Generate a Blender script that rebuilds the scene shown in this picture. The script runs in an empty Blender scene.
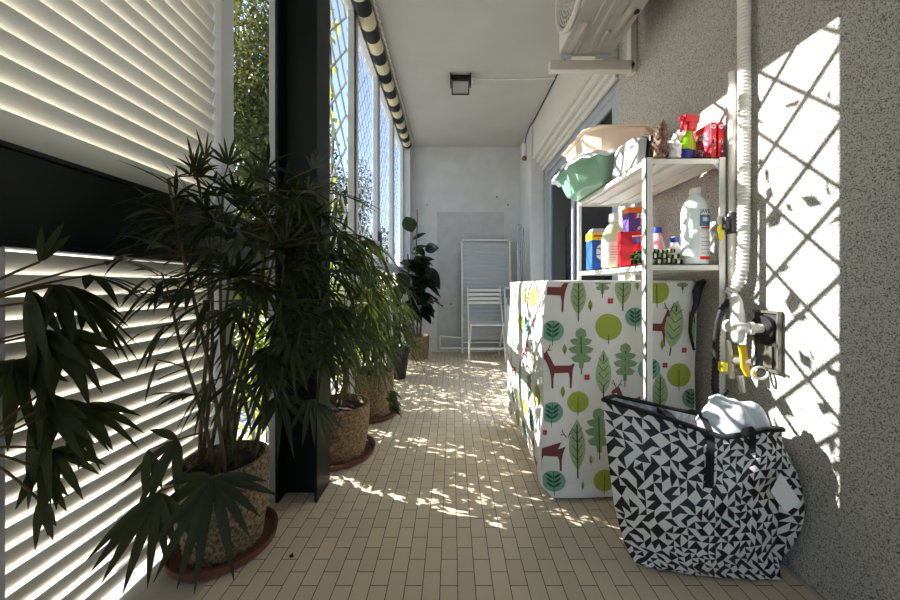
import bpy, bmesh, math, random
from math import sin, cos, pi, sqrt, atan2, radians
from mathutils import Vector as V, Matrix
from mathutils.geometry import tessellate_polygon
S = bpy.context.scene
COL = S.collection
R = random.Random(7)
CX, CY, F, H = 452.0, 285.0, 340.0, 0.85          # measured vanishing point, focal length, eye height

def P(px, py, y):
    return V(((px-CX)*y/F, y, H+(CY-py)*y/F))

# ------------------------------------------------------------------ mesh builder
class MB:
    def __init__(s): s.v=[]; s.f=[]; s.m=[]
    def add(s, vs, fs, m=0):
        o=len(s.v); s.v += [V(p) for p in vs]
        for f in fs: s.f.append([i+o for i in f]); s.m.append(m)
        return s
    def box(s, x0,x1,y0,y1,z0,z1,m=0):
        vs=[(x0,y0,z0),(x1,y0,z0),(x1,y1,z0),(x0,y1,z0),(x0,y0,z1),(x1,y0,z1),(x1,y1,z1),(x0,y1,z1)]
        return s.add(vs,[(0,3,2,1),(4,5,6,7),(0,1,5,4),(1,2,6,5),(2,3,7,6),(3,0,4,7)],m)
    def bar(s, a, b, w, t, up=(0,0,1), m=0):
        a=V(a); b=V(b); d=(b-a).normalized(); u=V(up)
        if abs(d.dot(u))>.98: u=V((0,1,0))
        e=d.cross(u).normalized(); n=e.cross(d).normalized()
        e*=w/2; n*=t/2
        vs=[a-e-n,a+e-n,a+e+n,a-e+n,b-e-n,b+e-n,b+e+n,b-e+n]
        return s.add(vs,[(0,1,2,3),(7,6,5,4),(0,4,5,1),(1,5,6,2),(2,6,7,3),(3,7,4,0)],m)
    def tube(s, pts, r, n=8, m=0, closed=False, mats=None):
        pts=[V(p) for p in pts]; k=len(pts)
        rs=r if isinstance(r,(list,tuple)) else [r]*k
        o=len(s.v); prev=None
        for i,p in enumerate(pts):
            a=pts[i-1] if (i>0 or closed) else p; b=pts[(i+1)%k] if (i<k-1 or closed) else p
            d=(b-a).normalized()
            if prev is None:
                u=V((0,0,1)) if abs(d.z)<.9 else V((1,0,0))
                e=d.cross(u).normalized()
            else:
                e=(prev-d*prev.dot(d)).normalized()
            prev=e; q=d.cross(e)
            for j in range(n):
                t=2*pi*j/n; s.v.append(p+e*(rs[i]*cos(t))+q*(rs[i]*sin(t)))
        for i in range(k if closed else k-1):
            for j in range(n):
                a=o+i*n; b=o+((i+1)%k)*n
                s.f.append([a+j,a+(j+1)%n,b+(j+1)%n,b+j]); s.m.append(mats[i] if mats else m)
        if not closed:
            s.f.append([o+j for j in range(n)][::-1]); s.m.append(mats[0] if mats else m)
            s.f.append([o+(k-1)*n+j for j in range(n)]); s.m.append(mats[-1] if mats else m)
        return s
    def lathe(s, prof, c, n=32, m=0, fr=None, axis='z', sx=1, sy=1):
        o=len(s.v); c=V(c)
        for (r,z) in prof:
            for j in range(n):
                t=2*pi*j/n; rr=r*(fr(t,z) if fr else 1)
                p=(rr*cos(t)*sx, rr*sin(t)*sy, z)
                if axis=='x': p=(p[2],p[0],p[1])
                if axis=='y': p=(p[1],p[2],p[0])
                s.v.append(c+V(p))
        for i in range(len(prof)-1):
            for j in range(n):
                a=o+i*n; s.f.append([a+j,a+(j+1)%n,a+n+(j+1)%n,a+n+j]); s.m.append(m)
        s.f.append([o+j for j in range(n)][::-1]); s.m.append(m)
        a=o+(len(prof)-1)*n; s.f.append([a+j for j in range(n)]); s.m.append(m)
        return s
    def grid(s, fn, nu, nv, m=0, mf=None, tri=False):
        o=len(s.v)
        for j in range(nv+1):
            for i in range(nu+1): s.v.append(V(fn(i/nu,j/nv)))
        for j in range(nv):
            for i in range(nu):
                a=o+j*(nu+1)+i; q=[a,a+1,a+nu+2,a+nu+1]
                s.f.append(q); s.m.append(mf(i,j) if mf else m)
        return s
    def poly(s, pts, m=0):
        pts=[V(p) for p in pts]
        return s.add(pts, [list(t) for t in tessellate_polygon([pts])], m)
    def prism(s, pts, ext, m=0):
        pts=[V(p) for p in pts]; e=V(ext); k=len(pts)
        tr=[list(t) for t in tessellate_polygon([pts])]
        fs=tr+[[i+k for i in t][::-1] for t in tr]+[[i,(i+1)%k,(i+1)%k+k,i+k] for i in range(k)]
        return s.add(pts+[p+e for p in pts], fs, m)
    def blob(s, c, rad, n=20, m=0, amp=.0, seed=0, rot=0):
        c=V(c); q=random.Random(seed); ph=[q.uniform(0,6.28) for _ in range(8)]
        def fn(u,v):
            t=2*pi*u; f=pi*v
            d=V((sin(f)*cos(t),sin(f)*sin(t),-cos(f)))
            k=1+amp*(sin(3*d.x*2+ph[0])*sin(4*d.y+ph[1])+.7*sin(7*d.z+5*d.x+ph[2])+.5*sin(11*d.y-6*d.z+ph[3])+.35*sin(17*d.x+13*d.z+ph[4]))
            p=V((d.x*rad[0]*k,d.y*rad[1]*k,d.z*rad[2]*k))
            return c+V((p.x*cos(rot)-p.y*sin(rot),p.x*sin(rot)+p.y*cos(rot),p.z))
        return s.grid(fn,n,max(6,n//2+2),m)
    def leaf(s, base, d, L, W, droop=.3, fold=.2, seg=6, m=0, up=(0,0,1), blunt=.0, ok=None):
        b=V(base); d=V(d).normalized(); u=V(up)
        if abs(d.dot(u))>.97: u=V((.6,.5,.1)).normalized()
        e=d.cross(u).normalized(); n=e.cross(d)
        rows=[]
        for i in range(seg+1):
            t=i/seg; p=b+d*(L*t)+V((0,0,-1))*(droop*L*t*t)
            w=W*.5*max(.03,sin(pi*min(1,(t**.8)*(.97-blunt*.2)+.02))**.85)
            rows.append((p-e*w, p-n*(fold*w), p+e*w))
        if ok:
            for r in rows:
                if not (ok(r[0]) and ok(r[2])): return False
        o=len(s.v)
        for r in rows: s.v += list(r)
        for i in range(seg):
            a=o+3*i; s.f += [[a,a+1,a+4,a+3],[a+1,a+2,a+5,a+4]]; s.m += [m,m]
        return True
    def xf(s, M):
        s.v=[M@p for p in s.v]; return s

ORG={}
def lin(c):
    c=c/255.0
    return c/12.92 if c<=.04045 else ((c+.055)/1.055)**2.4
def rgb(r,g,b): return (lin(r),lin(g),lin(b),1)

def obj(name, mb, mats, parent=None, smooth=True, bevel=0, angle=40, weld=False):
    if parent is not None: o0=ORG[parent]
    else:
        xs=[p.x for p in mb.v]; ys=[p.y for p in mb.v]; zs=[p.z for p in mb.v]
        o0=V(((min(xs)+max(xs))/2,(min(ys)+max(ys))/2,min(zs)))
    me=bpy.data.meshes.new(name)
    me.from_pydata([tuple(p-o0) for p in mb.v],[],mb.f)
    if not isinstance(mats,(list,tuple)): mats=[mats]
    for m in mats: me.materials.append(m)
    me.polygons.foreach_set('material_index',mb.m)
    bm=bmesh.new(); bm.from_mesh(me)
    if weld: bmesh.ops.remove_doubles(bm,verts=bm.verts,dist=1e-5)
    bmesh.ops.recalc_face_normals(bm,faces=bm.faces); bm.to_mesh(me); bm.free()
    if smooth:
        me.shade_smooth(); me.set_sharp_from_angle(angle=radians(angle))
    o=bpy.data.objects.new(name,me); COL.objects.link(o)
    if parent is not None: o.parent=parent
    else: o.location=o0
    ORG[o]=o0
    if bevel:
        b=o.modifiers.new('edge','BEVEL'); b.width=bevel; b.segments=2; b.limit_method='ANGLE'
    return o
def tag(o,label,cat,group=None,kind=None):
    o['label']=label; o['category']=cat
    if group: o['group']=group
    if kind: o['kind']=kind
    return o
def thing(name,label,cat,loc,group=None):
    o=bpy.data.objects.new(name,None); COL.objects.link(o); o.location=V(loc); o.empty_display_size=.05
    ORG[o]=V(loc); return tag(o,label,cat,group)
def struct(name,mb,mats,parent=None,**k):
    o=obj(name,mb,mats,parent,**k)
    if parent is None: o['kind']='structure'
    return o

# ------------------------------------------------------------------ materials
def mat(name,c,rough=.6,metal=0,var=None,vs=8,bump=0,bs=40,c2=None,spec=.5,trans=0,det=4,alpha=1):
    m=bpy.data.materials.new(name); m.use_nodes=True; nt=m.node_tree; b=nt.nodes['Principled BSDF']
    b.inputs['Base Color'].default_value=c; b.inputs['Roughness'].default_value=rough; b.inputs['Metallic'].default_value=metal
    b.inputs['Specular IOR Level'].default_value=spec
    if trans: b.inputs['Transmission Weight'].default_value=trans
    tc=nt.nodes.new('ShaderNodeTexCoord')
    if var or c2:
        n=nt.nodes.new('ShaderNodeTexNoise'); n.inputs['Scale'].default_value=vs; n.inputs['Detail'].default_value=det
        nt.links.new(tc.outputs['Object'],n.inputs['Vector'])
        r=nt.nodes.new('ShaderNodeValToRGB')
        k=var or .1
        r.color_ramp.elements[0].position=.35; r.color_ramp.elements[1].position=.65
        r.color_ramp.elements[0].color=c2 if c2 else tuple(x*(1-k) for x in c[:3])+(1,)
        r.color_ramp.elements[1].color=c if c2 else tuple(min(1,x*(1+k)) for x in c[:3])+(1,)
        nt.links.new(n.outputs['Fac'],r.inputs['Fac']); nt.links.new(r.outputs['Color'],b.inputs['Base Color'])
    if bump:
        n=nt.nodes.new('ShaderNodeTexNoise'); n.inputs['Scale'].default_value=bs; n.inputs['Detail'].default_value=5
        nt.links.new(tc.outputs['Object'],n.inputs['Vector'])
        bp=nt.nodes.new('ShaderNodeBump'); bp.inputs['Strength'].default_value=bump; bp.inputs['Distance'].default_value=.01
        nt.links.new(n.outputs['Fac'],bp.inputs['Height']); nt.links.new(bp.outputs['Normal'],b.inputs['Normal'])
    return m
def leafmat(name,c,t,rough=.45,tw=.3,c2=None):
    m=mat(name,c,rough,var=None if c2 else .25,vs=6,c2=c2,spec=.22); nt=m.node_tree
    b=nt.nodes['Principled BSDF']; out=nt.nodes['Material Output']
    tr=nt.nodes.new('ShaderNodeBsdfTranslucent'); tr.inputs['Color'].default_value=t
    mx=nt.nodes.new('ShaderNodeMixShader'); mx.inputs['Fac'].default_value=tw
    nt.links.new(b.outputs[0],mx.inputs[1]); nt.links.new(tr.outputs[0],mx.inputs[2]); nt.links.new(mx.outputs[0],out.inputs['Surface'])
    return m
def glassmat(name,tint=(1,1,1,1),refl=1.0):
    m=bpy.data.materials.new(name); m.use_nodes=True; nt=m.node_tree; nt.nodes.clear()
    out=nt.nodes.new('ShaderNodeOutputMaterial'); t=nt.nodes.new('ShaderNodeBsdfTransparent'); t.inputs[0].default_value=tint
    g=nt.nodes.new('ShaderNodeBsdfGlossy'); g.inputs['Roughness'].default_value=.02
    fr=nt.nodes.new('ShaderNodeFresnel'); fr.inputs['IOR'].default_value=1.45
    mx=nt.nodes.new('ShaderNodeMixShader')
    ml=nt.nodes.new('ShaderNodeMath'); ml.operation='MULTIPLY'; ml.inputs[1].default_value=refl
    nt.links.new(fr.outputs[0],ml.inputs[0]); nt.links.new(ml.outputs[0],mx.inputs['Fac'])
    nt.links.new(t.outputs[0],mx.inputs[1]); nt.links.new(g.outputs[0],mx.inputs[2]); nt.links.new(mx.outputs[0],out.inputs['Surface'])
    return m

M={}
M['ceiling']=mat('ceiling_paint',rgb(178,176,168),.8,var=.05,vs=2,bump=.05,bs=60)
M['white']=mat('white_lacquer',rgb(226,224,216),.4)
M['frame']=mat('white_frame',rgb(192,192,194),.4,var=.04,vs=5)
M['slat']=mat('cream_slat',rgb(236,232,220),.45,var=.03,vs=20)
M['green']=mat('dark_green_steel',rgb(8,18,13),.5,spec=.3,var=.4,vs=9,bump=.03,bs=30)
M['marble']=mat('sill_stone',rgb(176,170,158),.5,var=.1,vs=14)
M['backwall']=mat('back_wall_paint',rgb(192,193,194),.85,var=.06,vs=5,bump=.12,bs=60)
M['patch']=mat('grey_primer',rgb(174,175,177),.9,var=.06,vs=9,bump=.12,bs=70)
M['chrome']=mat('chrome',rgb(190,190,195),.18,1)
M['alu']=mat('aluminium',rgb(172,178,188),.35,.3)
M['black']=mat('black_rubber',rgb(18,18,19),.5)
M['blackfab']=mat('black_webbing',rgb(14,14,15),.8,bump=.1,bs=300)
M['acgrey']=mat('ac_sheet_metal',rgb(176,176,170),.38,.55,var=.06,vs=9)
M['acwhite']=mat('ac_white',rgb(205,204,196),.45)
M['boxcream']=mat('shutter_box_cream',rgb(200,198,190),.5)
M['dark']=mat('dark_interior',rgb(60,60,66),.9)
M['curtain']=mat('curtain_cloth',rgb(176,188,210),.9,var=.1,vs=4)
M['terracotta']=mat('terracotta',rgb(104,62,46),.7,var=.12,vs=16)
M['soil']=mat('soil',rgb(52,36,26),.95,var=.4,vs=60,bump=.5,bs=90)
M['stem']=mat('cane_stem',rgb(82,70,40),.7,var=.3,vs=30)
M['trunk']=mat('bark',rgb(66,56,44),.9,var=.3,vs=12)
M['palm']=leafmat('palm_leaf',rgb(42,48,27),rgb(84,94,30),.5,.14)
M['palm2']=leafmat('palm_leaf_olive',rgb(58,68,40),rgb(120,135,45),.45,.2)
M['ficus']=leafmat('ficus_leaf',rgb(22,32,22),rgb(40,60,20),.35,.1)
M['vine']=leafmat('vine_leaf',rgb(112,128,56),rgb(176,188,92),.5,.42)
M['tree']=leafmat('tree_leaf',rgb(62,68,40),rgb(110,112,50),.6,.25)
M['ground']=mat('pale_gravel',rgb(206,202,192),.95,var=.1,vs=1)
M['concrete']=mat('pale_concrete',rgb(170,165,155),.9,var=.08,vs=4)
M['glass']=glassmat('window_glass',(.97,.985,1,1),.15)
M['doorglass']=glassmat('door_glass',(.82,.86,.92,1),1.0)
M['pvc']=mat('white_pvc',rgb(228,226,218),.35)
M['brass']=mat('brass',rgb(196,190,176),.3,.7)
M['yellow']=mat('yellow_paint',rgb(214,170,20),.4)
M['yellowtag']=mat('yellow_plastic',rgb(240,224,40),.4)
M['metalplate']=mat('dull_plate',rgb(120,118,108),.35,.6)
M['red']=mat('red_plastic',rgb(222,24,44),.35)
M['lime']=mat('lime_plastic',rgb(150,205,30),.35)
M['navy']=mat('navy_plastic',rgb(24,50,130),.35)
M['blue']=mat('blue_card',rgb(30,88,170),.5)
M['orange']=mat('orange_print',rgb(240,120,20),.5)
M['paper']=mat('paper_white',rgb(238,238,236),.7)
M['pink']=mat('pink_liquid',rgb(236,170,180),.25)
M['hotpink']=mat('hot_pink_print',rgb(214,66,120),.5)
M['purple']=mat('purple_print',rgb(92,66,140),.5)
M['labelblue']=mat('label_blue',rgb(50,110,150),.5)
M['basin_green']=mat('sage_plastic',rgb(134,176,148),.3)
M['basin_beige']=mat('beige_plastic',rgb(226,206,182),.35)
M['silver']=mat('silver_plastic',rgb(188,188,188),.25,.3)
M['charcoal']=mat('charcoal_plastic',rgb(48,48,50),.4)
M['jug']=mat('frosted_white_plastic',rgb(222,232,230),.3)
M['detergent']=mat('pale_green_bottle',rgb(196,226,176),.25,c2=rgb(216,232,204),vs=14)
M['detgreen']=mat('green_print',rgb(120,200,90),.4)
M['cloth']=mat('white_cloth',rgb(232,234,236),.9,var=.04,vs=30,bump=.2,bs=50)
M['quilt']=mat('pale_quilt',rgb(205,212,216),.85,var=.08,vs=12,bump=.35,bs=22)
M['plasticbag']=mat('crinkled_white_bag',rgb(236,236,234),.35,bump=.6,bs=45)
M['mottle']=mat('dried_flowers',rgb(150,122,96),.8,c2=rgb(64,26,46),vs=70,det=2)
M['lampglass']=mat('lamp_glass',rgb(150,152,150),.15)
M['brown']=mat('brown_lens',rgb(110,62,44),.4)
M['wht_tri']=mat('woven_white',rgb(226,224,222),.5,bump=.1,bs=200)
M['blk_tri']=mat('woven_black',rgb(16,16,17),.45,bump=.1,bs=200)
M['lin_a']=mat('lining_pale',rgb(206,206,208),.6)
M['lin_b']=mat('lining_grey',rgb(176,176,180),.6)
M['sling']=mat('white_sling',rgb(176,180,184),.8,bump=.3,bs=90)
M['stripe_c']=mat('awning_cream',rgb(196,186,150),.85)
M['stripe_d']=mat('awning_dark',rgb(24,30,28),.85)
M['rope']=mat('twisted_cord',rgb(205,200,186),.8)
# cover fabric and its printed colours
M['fab']=mat('cover_fabric',rgb(230,228,222),.75,var=.05,vs=5,bump=.12,bs=16)
M['fabhem']=mat('cover_hem',rgb(232,231,227),.7,var=.03,vs=8)
M['p_lime']=mat('print_lime',rgb(158,172,66),.75)
M['p_leaf']=mat('print_leaf',rgb(158,180,130),.75,var=.1,vs=40)
M['p_oak']=mat('print_oak',rgb(128,158,116),.75)
M['p_teal']=mat('print_teal',rgb(120,170,146),.75)
M['p_dteal']=mat('print_dark_teal',rgb(36,88,78),.75)
M['p_deer']=mat('print_deer',rgb(122,58,58),.75)
M['p_red']=mat('print_red',rgb(190,40,54),.75)
M['p_line']=mat('print_line',rgb(52,70,46),.75)
M['p_olive']=mat('print_olive',rgb(152,160,62),.75)

def stucco(name,c,scale,strength,dist):
    m=bpy.data.materials.new(name); m.use_nodes=True; nt=m.node_tree; b=nt.nodes['Principled BSDF']; b.inputs['Roughness'].default_value=.95
    b.inputs['Specular IOR Level'].default_value=.2
    tc=nt.nodes.new('ShaderNodeTexCoord')
    n=nt.nodes.new('ShaderNodeTexNoise'); n.inputs['Scale'].default_value=scale; n.inputs['Detail'].default_value=3; n.inputs['Roughness'].default_value=.6
    nt.links.new(tc.outputs['Object'],n.inputs['Vector'])
    r=nt.nodes.new('ShaderNodeValToRGB'); r.color_ramp.elements[0].position=.37; r.color_ramp.elements[1].position=.50
    r.color_ramp.elements[0].color=tuple(x*.09 for x in c[:3])+(1,); r.color_ramp.elements[1].color=c  # self-shadowing of the rough plaster's pits, painted in as dark speckle
    nt.links.new(n.outputs['Fac'],r.inputs['Fac']); nt.links.new(r.outputs['Color'],b.inputs['Base Color'])
    bp=nt.nodes.new('ShaderNodeBump'); bp.inputs['Strength'].default_value=strength; bp.inputs['Distance'].default_value=dist
    nt.links.new(n.outputs['Fac'],bp.inputs['Height']); nt.links.new(bp.outputs['Normal'],b.inputs['Normal'])
    return m
M['stucco']=stucco('rough_stucco',rgb(206,203,195),380,.9,.006)

def tilemat():
    m=bpy.data.materials.new('clinker_tiles'); m.use_nodes=True; nt=m.node_tree; b=nt.nodes['Principled BSDF']
    b.inputs['Roughness'].default_value=.55
    tc=nt.nodes.new('ShaderNodeNewGeometry')
    sp=nt.nodes.new('ShaderNodeSeparateXYZ'); nt.links.new(tc.outputs['Position'],sp.inputs[0])
    ax=nt.nodes.new('ShaderNodeMath'); ax.operation='ADD'; ax.inputs[1].default_value=5.0-.016-.0493*.0+.0-0.0*1
    nt.links.new(sp.outputs['X'],ax.inputs[0])
    ay=nt.nodes.new('ShaderNodeMath'); ay.operation='ADD'; ay.inputs[1].default_value=10.0
    nt.links.new(sp.outputs['Y'],ay.inputs[0])
    cb=nt.nodes.new('ShaderNodeCombineXYZ'); nt.links.new(ay.outputs[0],cb.inputs['X']); nt.links.new(ax.outputs[0],cb.inputs['Y'])
    br=nt.nodes.new('ShaderNodeTexBrick'); br.offset=.5; br.inputs['Scale'].default_value=1
    br.inputs['Brick Width'].default_value=.0925; br.inputs['Row Height'].default_value=5.0/101
    br.inputs['Mortar Size'].default_value=.0012; br.inputs['Mortar Smooth'].default_value=.1; br.inputs['Bias'].default_value=0
    br.inputs['Color1'].default_value=rgb(224,206,178); br.inputs['Color2'].default_value=rgb(214,196,168); br.inputs['Mortar'].default_value=rgb(60,52,42)
    nt.links.new(cb.outputs[0],br.inputs['Vector'])
    n=nt.nodes.new('ShaderNodeTexNoise'); n.inputs['Scale'].default_value=3.5; n.inputs['Detail'].default_value=6
    nt.links.new(tc.outputs['Position'],n.inputs['Vector'])
    rp=nt.nodes.new('ShaderNodeValToRGB'); rp.color_ramp.elements[0].color=(.86,.86,.86,1); rp.color_ramp.elements[1].color=(1.06,1.05,1.02,1)
    nt.links.new(n.outputs['Fac'],rp.inputs['Fac'])
    mx=nt.nodes.new('ShaderNodeMix'); mx.data_type='RGBA'; mx.blend_type='MULTIPLY'; mx.inputs[0].default_value=1
    nt.links.new(br.outputs['Color'],mx.inputs[6]); nt.links.new(rp.outputs['Color'],mx.inputs[7]); nt.links.new(mx.outputs[2],b.inputs['Base Color'])
    bp=nt.nodes.new('ShaderNodeBump'); bp.invert=True; bp.inputs['Strength'].default_value=.4; bp.inputs['Distance'].default_value=.002
    nt.links.new(br.outputs['Fac'],bp.inputs['Height']); nt.links.new(bp.outputs['Normal'],b.inputs['Normal'])
    return m
M['tile']=tilemat()
def wickermat(name,c1,c2):
    m=mat(name,c1,.75,c2=c2,vs=95,det=2); nt=m.node_tree; b=nt.nodes['Principled BSDF']
    return m
M['wicker']=wickermat('wicker',rgb(160,130,92),rgb(84,62,40))
M['wicker2']=wickermat('wicker_grey',rgb(150,130,98),rgb(66,52,36))

# ------------------------------------------------------------------ setting
BK=4.31
struct('floor',MB().box(-.95,1.15,-1.35,BK+.15,-.15,0),M['tile'],smooth=False)
c=MB().box(-.685,1.15,-1.35,BK+.15,2.6,2.75).box(-.95,-.685,-1.35,1.42,2.6,2.75)
struct('ceiling',c,M['ceiling'],smooth=False)
wb=struct('wall_back',MB().box(-.645,1.15,BK,BK+.15,0,2.6),M['backwall'],smooth=False)
obj('primer_patch',MB().box((437-CX)*BK/F,(504-CX)*BK/F,BK-.0015,BK+.01,.02,H+(CY-212)*BK/F),M['patch'],wb,smooth=False)
obj('wall_marks',MB().lathe([(.011,-.004),(.011,.004)],P(497,197,BK-.003),8,axis='y').lathe([(.008,-.004),(.008,.004)],P(427,205,BK-.003),8,axis='y').lathe([(.01,-.004),(.01,.004)],P(508,205,BK-.003),8,axis='y').box(-.02,.0,BK-.004,BK+.002,.60,.615).box(-.14,-.115,BK-.004,BK+.002,.58,.60),M['charcoal'],wb,smooth=False)
wr=MB().box(1.0,1.15,-1.35,2.04,0,2.6).box(1.0,1.15,2.04,3.70,2.1,2.6).box(1.0,1.15,3.70,BK,0,2.6)
struct('wall_right',wr,M['stucco'],smooth=False)
struct('trim_1',MB().box(.86,1.0,3.70,BK,0,2.6),M['backwall'],smooth=False,bevel=.006)      # smooth pier
wf_=struct('wall_front',MB().box(-.95,1.15,-1.5,-1.35,0,.12).box(-.95,-.86,-1.5,-1.35,.12,2.5).box(.96,1.15,-1.5,-1.35,.12,2.5).box(-.95,1.15,-1.5,-1.35,2.5,2.6),M['ceiling'],smooth=False)
struct('window_5',MB().box(-.86,.96,-1.44,-1.40,.12,.17).box(-.86,.96,-1.44,-1.40,2.45,2.5).box(-.86,-.81,-1.44,-1.40,.17,2.45).box(.91,.96,-1.44,-1.40,.17,2.45).box(.025,.075,-1.44,-1.40,.17,2.45),M['frame'],smooth=False)
struct('wall_left',MB().box(-.95,-.89,-1.35,1.42,2.07,2.6).box(-.89,-.70,1.30,1.42,2.07,2.6),M['frame'],smooth=False)
struct('trim_2',MB().box(-.62,-.51,4.15,BK,0,2.6),M['frame'],smooth=False,bevel=.004)         # corner pilaster
struct('trim_3',MB().box(-.95,-.697,-1.35,1.31,.0,.0012),M['marble'],smooth=False)   # stone sill strip
struct('trim_4',MB().box(-.945,-.88,-1.35,1.76,.925,1.132).box(-.89,-.872,-1.35,1.76,.925,.937).box(-.89,-.872,-1.35,1.76,1.12,1.132),M['green'],smooth=False,bevel=.002)   # green beam
col=MB().box(-.69,-.678,1.326,1.466,0,2.6).box(-.538,-.526,1.326,1.466,0,2.6).box(-.678,-.538,1.390,1.402,0,2.6)
struct('trim_5',col,M['green'],smooth=False,bevel=.002)                                        # green steel column
struct('trim_6',MB().box(-.94,-.88,1.30,1.372,0,.925).box(-.94,-.88,1.30,1.372,1.132,2.07),M['frame'],smooth=False,bevel=.003)
struct('trim_7',MB().box(-.716,-.691,1.328,1.362,0,2.07),M['frame'],smooth=False,bevel=.003)
struct('trim_8',MB().box(-.94,-.885,.64,.675,.01,.925),M['frame'],smooth=False,bevel=.003)
# skirting and corner of the right wall
struct('baseboard_right',MB().box(.992,1.0,-1.35,2.04,0,.012),M['concrete'],smooth=False)

# windows of the left side (lattice grilles)
def lattice(mb,x,y0,y1,z0,z1,py,pz,w,t,m=0):
    # diagonal bars both ways clipped to the rectangle
    k=pz/py
    for sgn in (1,-1):
        c0=-(y1-y0)*k if sgn>0 else 0; c1=(z1-z0) if sgn>0 else (z1-z0)+(y1-y0)*k
        c=c0+pz*.37
        while c<c1:
            pts=[]
            for yy in (0,y1-y0):
                zz=c+sgn*k*yy
                pts.append((yy,zz))
            (ya,za),(yb,zb)=pts
            def clip(y,z,dy,dz):
                pass
            t0,t1=0,1; dz=zb-za
            for lim,s in ((0,1),(z1-z0,-1)):
                fa=(za-lim)*s; fb=(zb-lim)*s
                if fa<0 and fb<0: t0=2; break
                if fa<0: t0=max(t0,-fa/(fb-fa))
                elif fb<0: t1=min(t1,fa/(fa-fb))
            if t1-t0>.02:
                a=(x,y0+ya+(yb-ya)*t0,z0+za+dz*t0); b=(x,y0+ya+(yb-ya)*t1,z0+za+dz*t1)
                mb.bar(a,b,w,t,up=(1,0,0),m=m)
            c+=pz
    return mb
WX=-.62; ZS=.98; ZT=2.588
ys=[1.475,2.087,2.738,3.43,4.15]
for i in range(4):
    y0,y1=ys[i],ys[i+1]
    f=MB().box(WX-.02,WX+.02,y0,y0+.036,ZS,ZT).box(WX-.02,WX+.02,y1-.001,y1+.034 if i<3 else y1,ZS,ZT).box(WX-.02,WX+.02,y0+.036,y1,ZS,ZS+.045).box(WX-.02,WX+.02,y0+.036,y1,ZT-.05,ZT+.012)
    w=struct('window_%d'%(i+1),f,M['frame'],smooth=False,bevel=.003)
    g=MB()
    if i==0: lattice(g,WX-.03,y0+.03,y1,ZS+.04,ZT-.04,.19,.20,.011,.008)
    else: lattice(g,WX-.035,y0+.03,y1,ZS+.04,ZT-.04,.12,.14,.006,.005)
    obj('diamond_lattice',g,M['frame'],w,smooth=False)
    if i>0:
        s=MB(); a,b=y0+.037,y1-.002
        s.box(WX-.008,WX+.028,a,a+.03,ZS+.046,ZT-.052).box(WX-.008,WX+.028,b-.03,b,ZS+.046,ZT-.052).box(WX-.008,WX+.028,a+.03,b-.03,ZS+.046,ZS+.08).box(WX-.008,WX+.028,a+.03,b-.03,ZT-.085,ZT-.052)
        so=obj('sash',s,M['frame'],w,smooth=False,bevel=.002)
        obj('pane',MB().box(WX+.004,WX+.008,a+.028,b-.028,ZS+.078,ZT-.083),M['glass'],so,smooth=False)
    if i==1:
        obj('handle',MB().box(WX+.028,WX+.045,y1-.03,y1-.012,1.20,1.28).box(WX+.045,WX+.06,y1-.028,y1-.014,1.13,1.27),M['charcoal'],w,smooth=False,bevel=.003)
# railing below the windows
rl=MB().box(-.925,-.895,1.5,BK,.93,.96).box(-.92,-.90,1.5,BK,.05,.07)
y=1.56
while y<BK: rl.tube([(-.91,y,.06),(-.91,y,.94)],.006,6); y+=.13
struct('trim_9',rl,M['frame'])
struct('trim_10',MB().box(-.64,-.60,2.08,2.12,0,ZS).box(-.64,-.60,3.42,3.46,0,ZS),M['frame'],smooth=False)
# unseen pillar, added to block sun beside the column, and the ground far below
struct('sun_block_pillar',MB().box(-1.38,-1.08,1.40,1.675,-2.9,2.75),M['concrete'],smooth=False)
struct('ground_outside',MB().box(-60,-.95,-20,60,-3.0,-2.9),M['ground'],smooth=False)

# slatted shutters
def slats(mb,z0,z1,pitch,y0,y1,ang,chord):
    z=z0+.01
    while z+pitch*.6<z1:
        a=[]; n=6
        for i in range(n+1):
            t=i/n-.5; bow=.006*(1-4*t*t)
            x=-.917+t*chord*cos(ang)*1.0+bow*sin(ang); zz=z+pitch/2+t*chord*sin(ang)-bow*cos(ang)
            a.append((x,zz))
        k=len(a); th=.0012
        prof=[(x,zz) for x,zz in a]+[(x+th*-sin(ang)*1.0,zz+th*cos(ang)) for x,zz in reversed(a)]
        o=len(mb.v)
        for yy in (y0,y1):
            for x,zz in prof: mb.v.append(V((x,yy,zz)))
        q=len(prof)
        for i in range(q):
            mb.f.append([o+i,o+(i+1)%q,o+q+(i+1)%q,o+q+i]); mb.m.append(0)
        for i in range(k-1):
            for e in (0,q): mb.f.append([o+e+i,o+e+i+1,o+e+q-2-i,o+e+q-1-i]); mb.m.append(0)
        z+=pitch
    return mb
t=thing('slatted_shutter','large cream slatted shutter above the dark green beam','shutter',(-.917,.1,1.135))
obj('slats',slats(MB(),1.135,2.07,.054,-1.34,1.297,radians(68),.068),M['slat'],t)
t2=thing('slatted_shutter','cream slatted shutter below the dark green beam, light glowing between its slats','shutter',(-.917,1.0,.01))
obj('slats',slats(MB(),.012,.925,.047,.677,1.297,radians(70),.058),M['slat'],t2)
t3=thing('slatted_shutter','cream slatted shutter below the green beam, nearest the camera at the left edge','shutter',(-.917,-.3,.01))
obj('slats',slats(MB(),.012,.925,.047,-1.34,.638,radians(70),.058),M['slat'],t3)

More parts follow.
